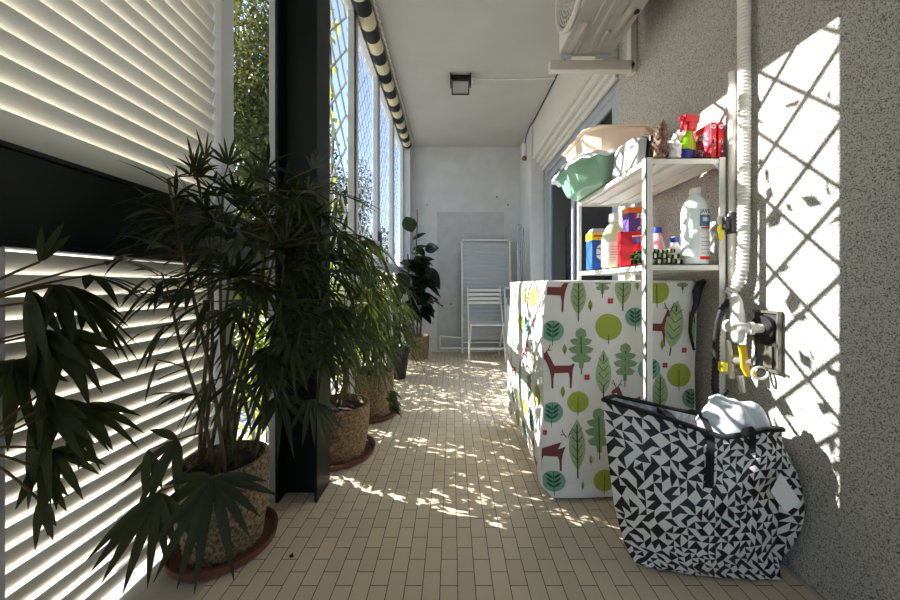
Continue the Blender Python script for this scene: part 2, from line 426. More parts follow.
# rolled awning
aw=thing('rolled_awning','rolled awning in black and cream stripes along the ceiling edge above the windows','awning',(-.53,2.8,2.47))
pts=[];ms=[]; y=1.40; i=0
while y<4.14:
    pts.append((-.54,y,2.543)); ms.append((i//2)%2); y+=.0575; i+=1
obj('fabric_roll',MB().tube(pts,.051,16,mats=ms[:-1]),[M['stripe_c'],M['stripe_d']],aw)
rp=[]; 
for i in range(260):
    yy=1.40+i*.0105; rp.append((-.476+.004*cos(i*1.2),yy,2.574+.004*sin(i*1.2)))
obj('cord',MB().tube(rp,[.006+.003*(i%2) for i in range(260)],6),M['rope'],aw)
obj('bracket',MB().box(-.56,-.52,4.13,4.148,2.50,2.60),M['alu'],aw,smooth=False)

# ------------------------------------------------------------------ right side: door, shutter box
d=MB()
X0,X1=1.01,1.06
d.box(X0,X1,2.04,2.10,0,2.1).box(X0,X1,3.64,3.70,0,2.1).box(X0,X1,2.10,3.64,2.04,2.1).box(X0,X1,2.10,3.64,0,.05)
dr=struct('door_1',d,M['alu'],smooth=False,bevel=.003)
for (a,b,xo) in ((2.10,2.90,.006),(2.84,3.64,.028)):
    s=MB().box(X0+xo,X0+xo+.02,a,a+.06,.05,2.04).box(X0+xo,X0+xo+.02,b-.06,b,.05,2.04).box(X0+xo,X0+xo+.02,a+.06,b-.06,.05,.12).box(X0+xo,X0+xo+.02,a+.06,b-.06,1.98,2.04)
    so=obj('sash',s,M['alu'],dr,smooth=False,bevel=.003)
    obj('pane',MB().box(X0+xo+.008,X0+xo+.012,a+.058,b-.058,.118,1.982),M['doorglass'],so,smooth=False)
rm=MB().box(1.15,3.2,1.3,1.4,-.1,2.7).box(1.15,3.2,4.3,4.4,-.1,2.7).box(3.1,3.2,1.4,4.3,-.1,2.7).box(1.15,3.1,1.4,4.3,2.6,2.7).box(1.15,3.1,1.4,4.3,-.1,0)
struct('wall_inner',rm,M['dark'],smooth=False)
cu=MB().grid(lambda u,v:(1.20+.025*sin(u*60)+.01*sin(u*23),2.15+u*1.45,.05+v*2.0),200,2)
tag(obj('curtain',cu,M['curtain']),'grey-blue pleated curtain hanging behind the sliding door glass','curtain')
bx=MB().box(.88,1.0,2.04,3.70,2.22,2.6).box(.915,1.0,2.04,3.70,2.17,2.22).box(.95,1.0,2.04,3.70,2.13,2.17).box(.975,1.0,2.04,3.70,2.09,2.13)
struct('trim_12',bx,M['boxcream'],smooth=False,bevel=.008)

# air conditioner and its brackets
AX0,AX1,AY0,AY1,AZ0=.575,.855,1.02,1.835,2.08
br_lab=['cream steel wall bracket under the far end of the air conditioner','cream steel wall bracket under the near end of the air conditioner']
for i,(y0) in enumerate((1.835,1.06)):
    b=thing('wall_bracket',br_lab[i],'bracket',(1.0,y0,2.0),None)
    arm_=obj('arm',MB().box(.53,.985,y0,y0+.04,2.012,2.066),M['boxcream'],b,smooth=False,bevel=.004)
    obj('upright',MB().box(.965,.999,y0,y0+.045,2.0,2.45),M['boxcream'],b,smooth=False,bevel=.004)
    obj('bolt',MB().lathe([(.008,-.004),(.008,.0)],(.978,y0,2.04),8,axis='y'),M['charcoal'],arm_)
ac=thing('air_conditioner','grey outdoor air conditioner unit mounted high on brackets under the ceiling','air conditioner',(.72,1.43,AZ0))
cas_=obj('casing',MB().box(AX0,AX1,AY0,AY1,AZ0+.012,2.585),M['acwhite'],ac,smooth=False,bevel=.012)
bp=MB().box(AX0+.004,AX1-.004,AY0+.004,AY1-.004,AZ0,AZ0+.014)
bpl_=obj('base_plate',bp,M['acgrey'],ac,smooth=False,bevel=.003)
def stadium(cx,cy,w,l,z,h):
    pts=[]
    for k in range(9): a=pi*k/8; pts.append((cx+w/2*cos(a),cy+l/2-w/2+w/2*sin(a),z))
    for k in range(9): a=pi+pi*k/8; pts.append((cx+w/2*cos(a),cy-l/2+w/2+w/2*sin(a),z))
    return pts
rb=MB()
for (cx,cy,w,l) in ((.625,1.70,.04,.22),(.625,1.33,.05,.3),(.665,1.60,.012,.40),(.715,1.62,.03,.36),(.76,1.72,.028,.17),(.755,1.45,.05,.22),(.80,1.60,.05,.2),(.81,1.25,.05,.3),(.70,1.25,.04,.28)):
    a=stadium(cx,cy,w,l,AZ0,0); b=stadium(cx,cy,w*.55,l-.45*w,AZ0-.008,0); k=len(a)
    rb.add(a+b,[[i,(i+1)%k,k+(i+1)%k,k+i] for i in range(k)]+[list(range(k,2*k))])
obj('pressed_rib',rb,M['acgrey'],bpl_,angle=50)
for a_,b_ in ((.585,.64),(.77,.84)): obj('mounting_foot',MB().box(a_,b_,1.80,1.833,2.068,2.08),M['alu'],ac,smooth=False)
obj('drain_hole',MB().lathe([(.014,-.003),(.014,.0)],(.83,1.53,AZ0),14),M['black'],bpl_)
g=MB(); gc=V((AX0-.012,1.60,2.31)); rr=.215
g.tube([gc+V((0,rr*cos(a*2*pi/40),rr*sin(a*2*pi/40))) for a in range(40)],.012,8,closed=True)
for r0 in (.03,.05,.07,.09,.11,.13,.15,.17,.19): g.tube([gc+V((0,r0*cos(a*2*pi/32),r0*sin(a*2*pi/32))) for a in range(32)],.0035,5,closed=True)
for a in range(36): g.tube([gc+V((0,.03*cos(a*2*pi/36),.03*sin(a*2*pi/36))),gc+V((0,rr*cos(a*2*pi/36+.35),rr*sin(a*2*pi/36+.35)))],.003,5)
gr=obj('fan_grille',g,M['acwhite'],ac)
obj('fan_recess',MB().lathe([(.205,-.006),(.205,.004)],(AX0,1.60,2.31),36,axis='x'),M['black'],cas_)

# floodlight on the ceiling
fl=thing('floodlight','small black framed floodlight mounted on the ceiling','light',(.07,2.87,2.6))
obj('bracket',MB().box(-.012,.155,2.83,2.85,2.575,2.6).box(-.015,-.005,2.80,2.85,2.50,2.6).box(.148,.158,2.80,2.85,2.50,2.6),M['black'],fl,smooth=False)
M4=Matrix.Translation(V((.071,2.86,2.515)))@Matrix.Rotation(radians(-35),4,'X')
b=MB().box(-.075,.075,-.06,.06,-.0,.03).box(-.075,.075,-.06,-.050,-.012,.0).box(-.075,.075,.050,.06,-.012,0).box(-.075,-.066,-.05,.05,-.012,0).box(.066,.075,-.05,.05,-.012,0).xf(M4)
hou_=obj('housing',b,M['black'],fl,smooth=False)
obj('lamp_glass',MB().box(-.066,.066,-.05,.05,-.006,.0).xf(M4),M['lampglass'],hou_,smooth=False)
obj('knob',MB().lathe([(.014,-.006),(.014,.006)],(.165,2.83,2.55),12,axis='x'),M['pvc'],fl)
tag(obj('electric_cable',MB().tube([(.16,2.86,2.59),(.2,2.88,2.594),(.35,2.88,2.594),(.36,2.885,2.594),(.6,2.88,2.594),(.875,2.87,2.594)],.005,6),M['pvc']),'thin white cable running across the ceiling from the floodlight','cable')
cc=MB().tube([(.855,4.0,2.5),(.850,3.9,2.56),(.853,3.75,2.592),(.868,3.6,2.593),(.873,2.9,2.594),(.873,2.1,2.594)],.005,6)
tag(obj('electric_cable',cc,M['charcoal']),'dark cable along the corner of the ceiling and the shutter box','cable')
se=thing('motion_sensor','small white motion sensor with brown lens high in the far right corner','sensor',(.845,3.95,2.3))
obj('body',MB().box(.815,.858,3.92,3.99,2.33,2.49),M['pvc'],se,smooth=False,bevel=.012)
obj('lens',MB().blob((.835,3.93,2.315),(.025,.03,.028),14),M['brown'],se)

# ------------------------------------------------------------------ washing machine under its cover
WX0,WX1,WY0,WY1,WT=.362,.965,1.344,2.14,.874
def wf(x,z): return .004*sin(9*x+4*z)+.003*sin(15*z-6*x)+.002*sin(23*x+9*z)
def wl(y,z): return -.014*sin(pi*min(1,max(0,z/.88)))+.006*sin(8*y+5*z)+.005*sin(13*z-7*y)+.003*sin(30*y+11*z)
def disp(p):
    x,y,z=p
    fy=max(0,min(1,(WY0+.05-y)/.04)); fx=max(0,min(1,(WX0+.10-x)/.10))
    return V((x+wl(y,z)*fx, y+wf(x,z)*fy, z))
def rrect(x0,x1,y0,y1,r,nx=40,ny=44,nc=6):
    pts=[]
    def seg(a,b,n):
        for i in range(n): pts.append((a[0]+(b[0]-a[0])*i/n,a[1]+(b[1]-a[1])*i/n))
    def arc(cx,cy,a0):
        for i in range(nc): a=a0+pi/2*i/nc; pts.append((cx+r*cos(a),cy+r*sin(a)))
    seg((x0+r,y0),(x1-r,y0),nx); arc(x1-r,y0+r,-pi/2); seg((x1,y0+r),(x1,y1-r),ny); arc(x1-r,y1-r,0)
    seg((x1-r,y1),(x0+r,y1),nx); arc(x0+r,y1-r,pi/2); seg((x0,y1-r),(x0,y0+r),ny); arc(x0+r,y0+r,pi)
    return pts
cv=MB(); levels=[.012,.03,.05,.066]+[.066+(WT-.014-.066)*i/30 for i in range(1,31)]
rings=[(z,0) for z in levels]+[(WT-.014+.008*sin(a*pi/8),.008*(1-cos(a*pi/8))) for a in range(1,5)]+[(WT-.006,.05),(WT-.004,.12),(WT-.004,.2)]
n=None
for z,ins in rings:
    L=rrect(WX0+ins,WX1-ins,WY0+ins,WY1-ins,.008); n=len(L)
    tp_=max(0,(.062-z)/.05)*.035
    cv.v+=[disp(V((a+tp_*max(0,min(1,(WX0+.1-a)/.1)),b+.4*tp_*max(0,min(1,(b-1.9)/.1))*-1,z))) for a,b in L]
for i in range(len(rings)-1):
    for j in range(n):
        a=i*n; cv.f.append([a+j,a+(j+1)%n,a+n+(j+1)%n,a+n+j]); cv.m.append(1 if rings[i][0]<.06 else 0)
cv.f.append([(len(rings)-1)*n+j for j in range(n)]); cv.m.append(0)
PM={'lime':2,'leaf':3,'oak':4,'teal':5,'dteal':6,'deer':7,'red':8,'line':9,'olive':10}
PXM=WY0/F
class Face:
    def __init__(s,side): s.side=side
    def at(s,u,z,lay):     # u,z in metres on the face
        o=.0014+.0008*lay
        if s.side=='front': return disp(V((u,WY0,z)))+V((0,-o,0))
        return disp(V((WX0,u,z)))+V((-o,0,0))
def put(face,pts,cx,cz,sc,mi,lay=0,rot=0,flip=1):
    q=[]
    for a,b in pts:
        a*=flip; a,b=a*cos(rot)-b*sin(rot),a*sin(rot)+b*cos(rot)
        u=cx+a*sc; z=cz+b*sc
        z=min(z,WT-.015)
        if face.side=='front': u=max(u,WX0+.009); u=min(u,WX1-.009)
        q.append(face.at(u,z,lay))
    if len(q)>2: cv.poly(q,mi)
def circ(n=24,r=1,sy=1): return [(r*cos(2*pi*i/n),r*sy*sin(2*pi*i/n)) for i in range(n)]
def lens(w,h,n=10):
    L=[(-w/2*sin(pi*i/n)**.8*(1.1-.35*i/n),-h/2+h*i/n) for i in range(n+1)]
    return L+[(-x,y) for x,y in reversed(L[1:-1])]
def ln(a,b,w):
    dx,dy=b[0]-a[0],b[1]-a[1]; l=sqrt(dx*dx+dy*dy); nx,ny=-dy/l*w/2,dx/l*w/2
    return [(a[0]+nx,a[1]+ny),(a[0]-nx,a[1]-ny),(b[0]-nx,b[1]-ny),(b[0]+nx,b[1]+ny)]
DEER=[(-.16,.12),(.36,.13),(.44,.20),(.50,.16),(.45,.06),(.43,-.05),(.41,-.30),(.39,-.66),(.33,-.66),(.33,-.28),(.28,-.12),(-.16,-.14),(-.20,-.30),(-.21,-.66),(-.27,-.66),(-.28,-.25),(-.32,-.02),(-.40,.22),(-.46,.34),(-.62,.30),(-.68,.36),(-.60,.46),(-.50,.52),(-.38,.60),(-.34,.52),(-.27,.38)]
ANT=[ln((-.48,.52),(-.56,.74),.03),ln((-.54,.66),(-.66,.74),.03),ln((-.43,.55),(-.30,.74),.03),ln((-.37,.64),(-.24,.66),.03),ln((-.56,.74),(-.62,.84),.03),ln((-.30,.74),(-.28,.84),.03)]
OAK=[(0,-.5),(.05,-.5),(.06,-.36),(.2,-.34),(.26,-.24),(.16,-.18),(.1,-.14),(.24,-.12),(.32,-.02),(.2,.04),(.1,.06),(.22,.1),(.28,.2),(.16,.24),(.09,.24),(.14,.32),(.12,.44),(0,.5)]
OAK=OAK+[(-x,y) for x,y in reversed(OAK[1:-1])]
def m_leaf(f,u,z,w,h,rot=0,mi='leaf'):
    put(f,[(x,y+.06) for x,y in lens(w/h,1)],u,z,h,PM[mi],0,rot)
    put(f,ln((0,-.6),(0,.45),.03),u,z,h,PM['line'],1,rot)
    for k in range(4):
        yy=-.25+.17*k
        for s in (1,-1): put(f,ln((0,yy),(s*w/h*.30,yy+.13),.014),u,z,h,PM['line'],1,rot)
def m_oak(f,u,z,h): put(f,OAK,u,z,h,PM['oak']); put(f,ln((0,-.66),(0,.3),.025),u,z,h,PM['line'],1)
def m_lime(f,u,z,r):
    put(f,circ(28),u,z,r,PM['lime']); put(f,ln((0,-1.3),(0,.5),.06),u,z,r,PM['line'],1)
    for s in (1,-1): put(f,ln((0,-.3),(s*.5,.2),.04),u,z,r,PM['olive'],1)
def m_teal(f,u,z,r):
    put(f,circ(28),u,z,r,PM['teal']); put(f,ln((0,-1.4),(0,.9),.06),u,z,r,PM['line'],2)
    for k in range(3):
        for s in (1,-1):
            L=lens(.26,.8); put(f,[(x+0,y+.42) for x,y in L],u,z-r*(.6-.42*k),r,PM['dteal'],1,-s*.85)
def m_deer(f,u,z,h,flip=1):
    put(f,DEER,u,z,h,PM['deer'],0,0,flip)
    for a in ANT: put(f,a,u,z,h,PM['deer'],1,0,flip)
def m_drop(f,u,z,h): put(f,lens(.42,1),u,z,h,PM['olive']); put(f,ln((0,-.6),(0,0),.05),u,z,h,PM['line'],1)
def m_flower(f,u,z,r):
    for k in range(4): a=pi/4+k*pi/2; put(f,[(x+.62*cos(a),y+.62*sin(a)) for x,y in circ(10,.5)],u,z,r,PM['red'],0)
FR=Face('front'); LE=Face('left')
def fx(px): return (px-CX)*PXM
def fz(py): return H+(CY-py)*PXM
def K(n): return n*PXM
for (x,y,w,h,r) in ((578.7,297,17,40,0),(623,288,17,38,0),(603.5,375,17,45,0),(660,394,17,38,0),(673,327,20,48,-.15),(577,447,18,50,0),(694,330,9,30,.1)):
    m_leaf(FR,fx(x),fz(y),K(w),K(h),r)
for (x,y,h) in ((581,348,40),(625.5,362,38),(603,281,26),(682,279,22),(599,430,44),(640,455,40)): m_oak(FR,fx(x),fz(y),K(h))
for (x,y,r) in ((656.5,291,12.5),(609,327,13.2),(578,402,10.8),(678.7,375,12),(604,480,11),(634,412,10)): m_lime(FR,fx(x),fz(y),K(r))
for (x,y,r) in ((554,331,10.5),(634.7,317,9.5),(649,369,11),(553,412,10.5),(691,398,9.5),(555,480,10.5),(676,352,0.1)): 
    if r>1: m_teal(FR,fx(x),fz(y),K(r))
for (x,y,h,s) in ((560,369,29,1),(656,327,29,-1),(629,402,26,1),(555,452,27,-1),(555,291,32,-1),(690,440,27,1),(700,290,22,1)): m_deer(FR,fx(x),fz(y),K(h),s)
for (x,y,h) in ((591,305,11),(637,284.5,10),(565,349,10),(563,391,11),(661,344,10),(590.5,459,9),(582,484,8),(612,410,9)): m_drop(FR,fx(x),fz(y),K(h))
for (x,y,r) in ((611,301,3),(586.7,377,3),(664.5,365,2.8),(683.5,350,2.8),(547,432,2.8),(690,314,2.4)): m_flower(FR,fx(x),fz(y),K(r))
q=random.Random(3)
cells=[]
for i in range(6):
    for j in range(6):
        u=1.42+i*.15+(.07 if j%2 else 0); z=.12+j*.135; k=(i*5+j*3)%7
        if u>2.06: continue
        if k==0: m_deer(LE,u,z,.11,1 if j%2 else -1)
        elif k==1: m_lime(LE,u,z,.045)
        elif k==2: m_leaf(LE,u,z,.07,.16)
        elif k==3: m_teal(LE,u,z,.042)
        elif k==4: m_oak(LE,u,z,.15)
        elif k==5: m_drop(LE,u,z,.05); m_flower(LE,u+.05,z+.03,.012)
        else: m_lime(LE,u,z,.04)
wm=thing('washing_machine','washing machine under a pale fabric cover printed with leaves and deer','washing machine',(.68,1.8,0))
obj('fabric_cover',cv,[M['fab'],M['fabhem'],M['p_lime'],M['p_leaf'],M['p_oak'],M['p_teal'],M['p_dteal'],M['p_deer'],M['p_red'],M['p_line'],M['p_olive']],wm,angle=60)
for a_ in (.47,.9): obj('foot',MB().lathe([(.02,0),(.02,.02)],(a_,1.42,0),12),M['black'],wm)
hs=[P(704,281,1.325),P(700,284,1.322),P(697,292,1.318),P(696,304,1.316),P(691,318,1.318),P(690,332,1.318),P(694,350,1.32)]
tag(obj('drain_hose',MB().tube(hs,[.010,.015,.016,.010,.007,.006,.005],10),M['black']),'black hose hanging over the right edge of the printed cover','hose')

# ------------------------------------------------------------------ shelf unit
SX0,SX1,SY0,SY1=.687,.972,1.205,1.87
sh=thing('metal_shelf_unit','narrow white metal shelf unit standing over the covered washing machine','shelf',(.83,1.54,0))
for (x,s,y,sy,z0) in ((SX0,1,SY0,1,0),(SX1,-1,SY0,1,0),(SX0,1,SY1,-1,.878),(SX1,-1,SY1,-1,.878)):
    m=MB(); xa,xb=sorted((x,x+s*.024)); m.box(xa,xb,*sorted((y,y+sy*.003)),z0,1.3025)
    m.box(*sorted((x,x+s*.003)),*sorted((y,y+sy*.024)),z0,1.3025)
    obj('post',m,M['white'],sh,smooth=False)
ZTOP,ZLOW=1.303,.925
for z in (ZTOP,ZLOW):
    m=MB().box(SX0+.003,SX1-.003,SY0+.003,SY1-.003,z-.004,z)
    for (a,b,cc,dd) in ((SX0+.003,SX1-.003,SY0+.003,SY0+.006),(SX0+.003,SX1-.003,SY1-.006,SY1-.003),(SX0+.003,SX0+.006,SY0+.006,SY1-.006),(SX1-.006,SX1-.003,SY0+.006,SY1-.006)):
        m.box(a,b,cc,dd,z-.022,z)
    m.box((SX0+SX1)/2-.02,(SX0+SX1)/2+.02,SY0+.01,SY1-.01,z-.016,z-.004)
    m.box(SX0+.05,SX0+.06,SY0+.01,SY1-.01,z-.012,z-.004).box(SX1-.06,SX1-.05,SY0+.01,SY1-.01,z-.012,z-.004)
    obj('shelf_board',m,M['white'],sh,smooth=False)
m=MB().prism([(SX1-.005,SY0+.004,ZTOP-.022),(SX1-.045,SY0+.004,ZTOP-.022),(SX1-.005,SY0+.004,ZTOP-.062)],(0,.002,0)); obj('corner_gusset',m,M['alu'],sh,smooth=False)
m=MB().prism([(SX0+.005,SY0+.004,ZTOP-.022),(SX0+.04,SY0+.004,ZTOP-.022),(SX0+.005,SY0+.004,ZTOP-.05)],(0,.002,0))
obj('corner_gusset',m,M['alu'],sh,smooth=False)

def octa(hx,hy,ch): return [(-hx+ch,-hy),(hx-ch,-hy),(hx,-hy+ch),(hx,hy-ch),(hx-ch,hy),(-hx+ch,hy),(-hx,hy-ch),(-hx,-hy+ch)]
def basin(mb,c,z0,z1,hx,hy,tp,ch,lip,th=.003):
    levels=[(z0,hx*tp,hy*tp),(z0+.01,hx*tp+.008,hy*tp+.008),(z1-.006,hx-lip,hy-lip),(z1-.006,hx,hy),(z1,hx,hy),(z1,hx-lip-th,hy-lip-th),(z0+.012,hx*tp+.002,hy*tp+.002),(z0+.008,hx*tp*.9,hy*tp*.9)]
    o=len(mb.v)
    for z,a,b in levels: mb.v+=[V((c[0]+x,c[1]+y,z)) for x,y in octa(a,b,ch)]
    for i in range(len(levels)-1):
        for j in range(8): mb.f.append([o+i*8+j,o+i*8+(j+1)%8,o+i*8+8+(j+1)%8,o+i*8+8+j]); mb.m.append(0)
    mb.f.append([o+j for j in range(8)]); mb.m.append(0); mb.f.append([o+(len(levels)-1)*8+j for j in range(8)]); mb.m.append(0)
    return mb
tag(obj('basin',basin(MB(),(.755,1.70),ZTOP+.001,1.425,.20,.215,.72,.07,.014),M['basin_green'],bevel=.004),'sage green plastic basin on the top shelf, beneath the beige one','basin')
tag(obj('basin',basin(MB(),(.755,1.685),1.432,1.552,.165,.20,.78,.055,.016),M['basin_beige'],bevel=.004),'beige plastic basin stacked on the sage green basin','basin')
q=random.Random(5)
ph=[q.uniform(0,6.28) for _ in range(6)]
def clothf(u,v):
    a=2*pi*u; L=octa(.2,.215,.07); k=.62+.46*v
    ca,sa=cos(a),sin(a); sc=min(.2/max(.01,abs(ca)),.215/max(.01,abs(sa)),(.345)/(abs(ca)+abs(sa)))
    x=.755+sc*k*ca; y=1.70+sc*k*sa
    z=1.436+.006*sin(9*a+ph[0])*v+.008*sin(5*a+ph[1])*v+.005*sin(23*a+ph[2])*v -(.03*max(0,(v-.82)/.18)**1.5)+.004
    return (x,y,z)
tag(obj('lace_cloth',MB().grid(clothf,120,8),M['cloth']),'crumpled white lace cloth lying between the two basins','cloth')
gb=thing('plastic_case','shiny grey plastic case with dark edge leaning at the front of the basins','case',(.715,1.36,ZTOP))
m=MB().prism([(.692,1.475,ZTOP+.001),(.697,1.285,ZTOP+.001),(.705,1.285,1.405),(.706,1.32,1.425),(.702,1.44,1.432),(.695,1.462,1.41)],(.035,0.0,.0))
obj('shell',m,M['silver'],gb,bevel=.006)
m=MB().prism([(.734,1.468,ZTOP+.001),(.739,1.278,ZTOP+.001),(.745,1.278,1.412),(.746,1.32,1.434),(.742,1.45,1.44)],(.014,0,0))
obj('back_plate',m,M['charcoal'],gb,smooth=False,bevel=.003)
pb=thing('potpourri_pouch','tall pouch of dried purple flowers on a dark flat tray on the top shelf','pouch',(.775,1.27,ZTOP))
obj('tray',MB().box(.755,.80,1.245,1.29,ZTOP+.001,ZTOP+.009),M['charcoal'],pb,smooth=False)
m=MB()
for i in range(90):
    a=q.uniform(0,6.28); h=q.uniform(.0,1); r=.024*(1-h*.7)
    c0=V((.772+r*cos(a)+.012*h,1.268+r*sin(a),ZTOP+.012+.12*h)); m.leaf(c0,(cos(a)*.5,sin(a)*.5,1),.03,.014,.1,.2,3)
m.tube([(.772,1.268,ZTOP+.008),(.774,1.268,ZTOP+.05),(.782,1.268,ZTOP+.11),(.786,1.268,ZTOP+.14)],[.024,.022,.014,.004],10)
obj('dried_flowers',m,M['mottle'],pb)
tag(obj('plastic_bag',MB().blob((.838,1.30,ZTOP+.045),(.028,.035,.05),28,amp=.13,seed=4),M['plasticbag']),'small crumpled white bag between the dried flowers and the spray bottle','bag')
tag(obj('plastic_bag',MB().blob((.945,1.425,ZTOP+.095),(.034,.055,.089),32,amp=.10,seed=9),M['plasticbag']),'large crumpled white bag standing against the wall behind the red packets','bag')
sp=thing('spray_bottle','lime green spray bottle with a red trigger head on the top shelf','bottle',(.90,1.31,ZTOP))
MR=Matrix.Translation(V((.887,1.30,ZTOP)))@Matrix.Rotation(radians(9),4,'Y')
sbd_=obj('body',MB().lathe([(.028,.004),(.031,.01),(.031,.07),(.026,.10),(.015,.125),(.014,.14)],(0,0,0),20,sy=.7).xf(MR),M['lime'],sp)
obj('label_band',MB().lathe([(.0315,.012),(.0318,.02),(.0318,.055),(.0315,.06)],(0,0,0),20,sy=.71).xf(MR),M['navy'],sbd_)
obj('trigger_head',MB().box(-.032,.024,-.014,.014,.165,.195).box(-.014,.018,-.015,.015,.135,.168).box(-.036,-.028,-.006,.006,.128,.17).box(-.046,-.030,-.008,.008,.172,.188).xf(MR),M['red'],sp,smooth=False,bevel=.005)
def packet(x0,x1,y0,y1,z1,lab):
    t=thing('soap_packet',lab,'packet',((x0+x1)/2,(y0+y1)/2,ZTOP),'red packets on the top shelf')
    car_=obj('carton',MB().box(x0,x1,y0,y1,ZTOP+.001,z1),M['red'],t,smooth=False,bevel=.002)
    m=MB(); qq=random.Random(int(x0*1000))
    for k in range(170):
        yy=qq.uniform(y0+.006,y1-.02); zz=qq.uniform(ZTOP+.006,z1-.03); w=qq.uniform(.006,.016)
        h=w*qq.uniform(.35,.8)
        m.add([(x0-.0006-k*1e-5,yy,zz),(x0-.0006-k*1e-5,yy+w,zz+h*.6),(x0-.0006-k*1e-5,yy+w,zz+h*1.4),(x0-.0006-k*1e-5,yy,zz+h)],[(0,1,2,3)],k%4)
    for k in range(14):
        xx=qq.uniform(x0+.002,x1-.008); zz=qq.uniform(ZTOP+.006,ZTOP+.07)
        m.add([(xx,y0-.0006,zz),(xx+.006,y0-.0006,zz+.003),(xx+.006,y0-.0006,zz+.012),(xx,y0-.0006,zz+.009)],[(0,1,2,3)],k%4)
    c0=((x0+x1)/2,y0-.0006,z1-.017)
    m.poly([(c0[0]+.008*cos(2*pi*i/14),c0[1],c0[2]+.008*sin(2*pi*i/14)) for i in range(14)],0)
    m.poly([(c0[0]+.003*cos(2*pi*i/10),c0[1]-.0004,c0[2]+.004*sin(2*pi*i/10)) for i in range(10)],4)
    obj('printed_label',m,[M['paper'],M['orange'],M['purple'],M['hotpink'],M['charcoal']],car_,smooth=False)
packet(.938,.958,1.232,1.345,1.441,'red soap packet with colourful side, left of the two on the top shelf')
packet(.966,.985,1.232,1.345,1.441,'red soap packet beside the white pipe, right of the two on the top shelf')

def bottle(name,lab,c,prof,mat_,capm,capr,caph,extra=None,sy=.75,group=None):
    t=thing(name,lab,'bottle',(c[0],c[1],ZLOW),group)
    obj('body',MB().lathe([(r,z+ZLOW+.001) for r,z in prof],(c[0],c[1],0),24,sy=sy),mat_,t)
    z=prof[-1][1]+ZLOW
    obj('cap',MB().lathe([(capr,z),(capr*1.02,z+caph*.5),(capr*.95,z+caph)],(c[0],c[1],0),20),capm,t)
    return t
bt=bottle('detergent_bottle','pale green detergent bottle with white cap on the lower shelf',(.742,1.56),[(.05,0),(.056,.01),(.056,.12),(.05,.155),(.034,.19),(.02,.205),(.018,.215)],M['detergent'],M['pvc'],.022,.034,sy=.6)
m=MB()
def onlathe(c,r,sy,a,z,off=.0008): return V((c[0]+(r+off)*cos(a),c[1]+(r+off)*sy*sin(a),z))
def lab_patch(c,r,sy,a0,a1,z0,z1,m,mi,off=.0008): m.grid(lambda u,v:onlathe(c,r,sy,a0+(a1-a0)*u,z0+(z1-z0)*v,off),10,2,mi)
cb=(.742,1.56)
lab_patch(cb,.056,.6,-2.4,-.9,ZLOW+.03,ZLOW+.118,m,0)
lab_patch(cb,.056,.6,-1.45,-.95,ZLOW+.085,ZLOW+.112,m,1,.0014)
for k in range(6): lab_patch(cb,.056,.6,-2.2,-1.5,ZLOW+.036+k*.012,ZLOW+.039+k*.012,m,2,.0014)
obj('label',m,[M['paper'],M['hotpink'],M['detgreen']],bt)

def textobj(name,s,size,loc,rot,mat_,parent,ext=.0004):
    cu=bpy.data.curves.new(name,'FONT'); cu.body=s; cu.size=size; cu.align_x='CENTER'; cu.align_y='CENTER'; cu.extrude=ext
    o=bpy.data.objects.new(name,cu); 
    me=bpy.data.meshes.new_from_object(o); bpy.data.objects.remove(o)
    me.transform(Matrix.Translation(V(loc)-ORG[parent])@Matrix.Rotation(rot[2],4,'Z')@Matrix.Rotation(rot[0],4,'X'))
    me.materials.clear(); me.materials.append(mat_)
    ob=bpy.data.objects.new(name,me); COL.objects.link(ob); ob.parent=parent; ORG[ob]=ORG[parent]; return ob
bb=thing('detergent_box','blue detergent box with yellow top band at the far end of the lower shelf','box',(.745,1.74,ZLOW))
bca_=obj('carton',MB().box(.70,.80,1.70,1.775,ZLOW+.001,1.115),M['blue'],bb,smooth=False,bevel=.002)
obj('top_band',MB().box(.6992,.8008,1.6992,1.7758,1.075,1.113),M['yellowtag'],bca_,smooth=False)
emb_=obj('emblem',MB().poly([(.752+.036*cos(2*pi*i/24),1.6990,1.015+.04*sin(2*pi*i/24)) for i in range(24)]),M['paper'],bca_,smooth=False)
textobj('lettering','Di',.055,(.738,1.6984,1.015),(pi/2,0,0),M['navy'],bca_)
obj('red_mark',MB().box(.708,.755,1.6985,1.6990,1.090,1.100).box(.73,.735,1.6985,1.6990,1.080,1.087),M['red'],bca_,smooth=False)
obj('lid_fold',MB().prism([(.702,1.702,1.115),(.702,1.773,1.115),(.712,1.76,1.135),(.712,1.715,1.135)],(.07,0,0)),M['silver'],bb,smooth=False)
rbx=thing('detergent_pouch','red detergent pack with white lettering marks beside the pale green bottle','packet',(.75,1.42,ZLOW))
def pouch(u,v):
    return (.695+.115*u, 1.40+.018*cos(pi*v)*0-.02*sin(pi*u)*sin(pi*v)**.5, ZLOW+.002+.142*v)
m=MB().grid(pouch,12,10).grid(lambda u,v:(.695+.115*u,1.425+.01*sin(pi*u)*sin(pi*v),ZLOW+.002+.142*v),12,10)
m.box(.695,.81,1.40,1.425,ZLOW+.0015,ZLOW+.006).box(.695,.81,1.40,1.425,ZLOW+.135,ZLOW+.145).box(.694,.697,1.40,1.425,ZLOW+.0015,ZLOW+.145).box(.808,.811,1.40,1.425,ZLOW+.0015,ZLOW+.145)
pck_=obj('pack',m,M['red'],rbx)
m=MB()
for (x,z,w,h,mi) in ((.73,1.045,.05,.008,0),(.735,1.015,.026,.028,1),(.765,1.010,.022,.026,0),(.74,.985,.05,.006,0),(.728,.955,.03,.02,2),(.765,.955,.03,.018,0)):
    m.prism([(x,1.375,z),(x+w,1.375,z+.004),(x+w,1.375,z+h),(x,1.375,z+h-.004)],(0,.002,0),mi)
obj('printed_marks',m,[M['paper'],M['navy'],M['orange']],pck_,smooth=False)
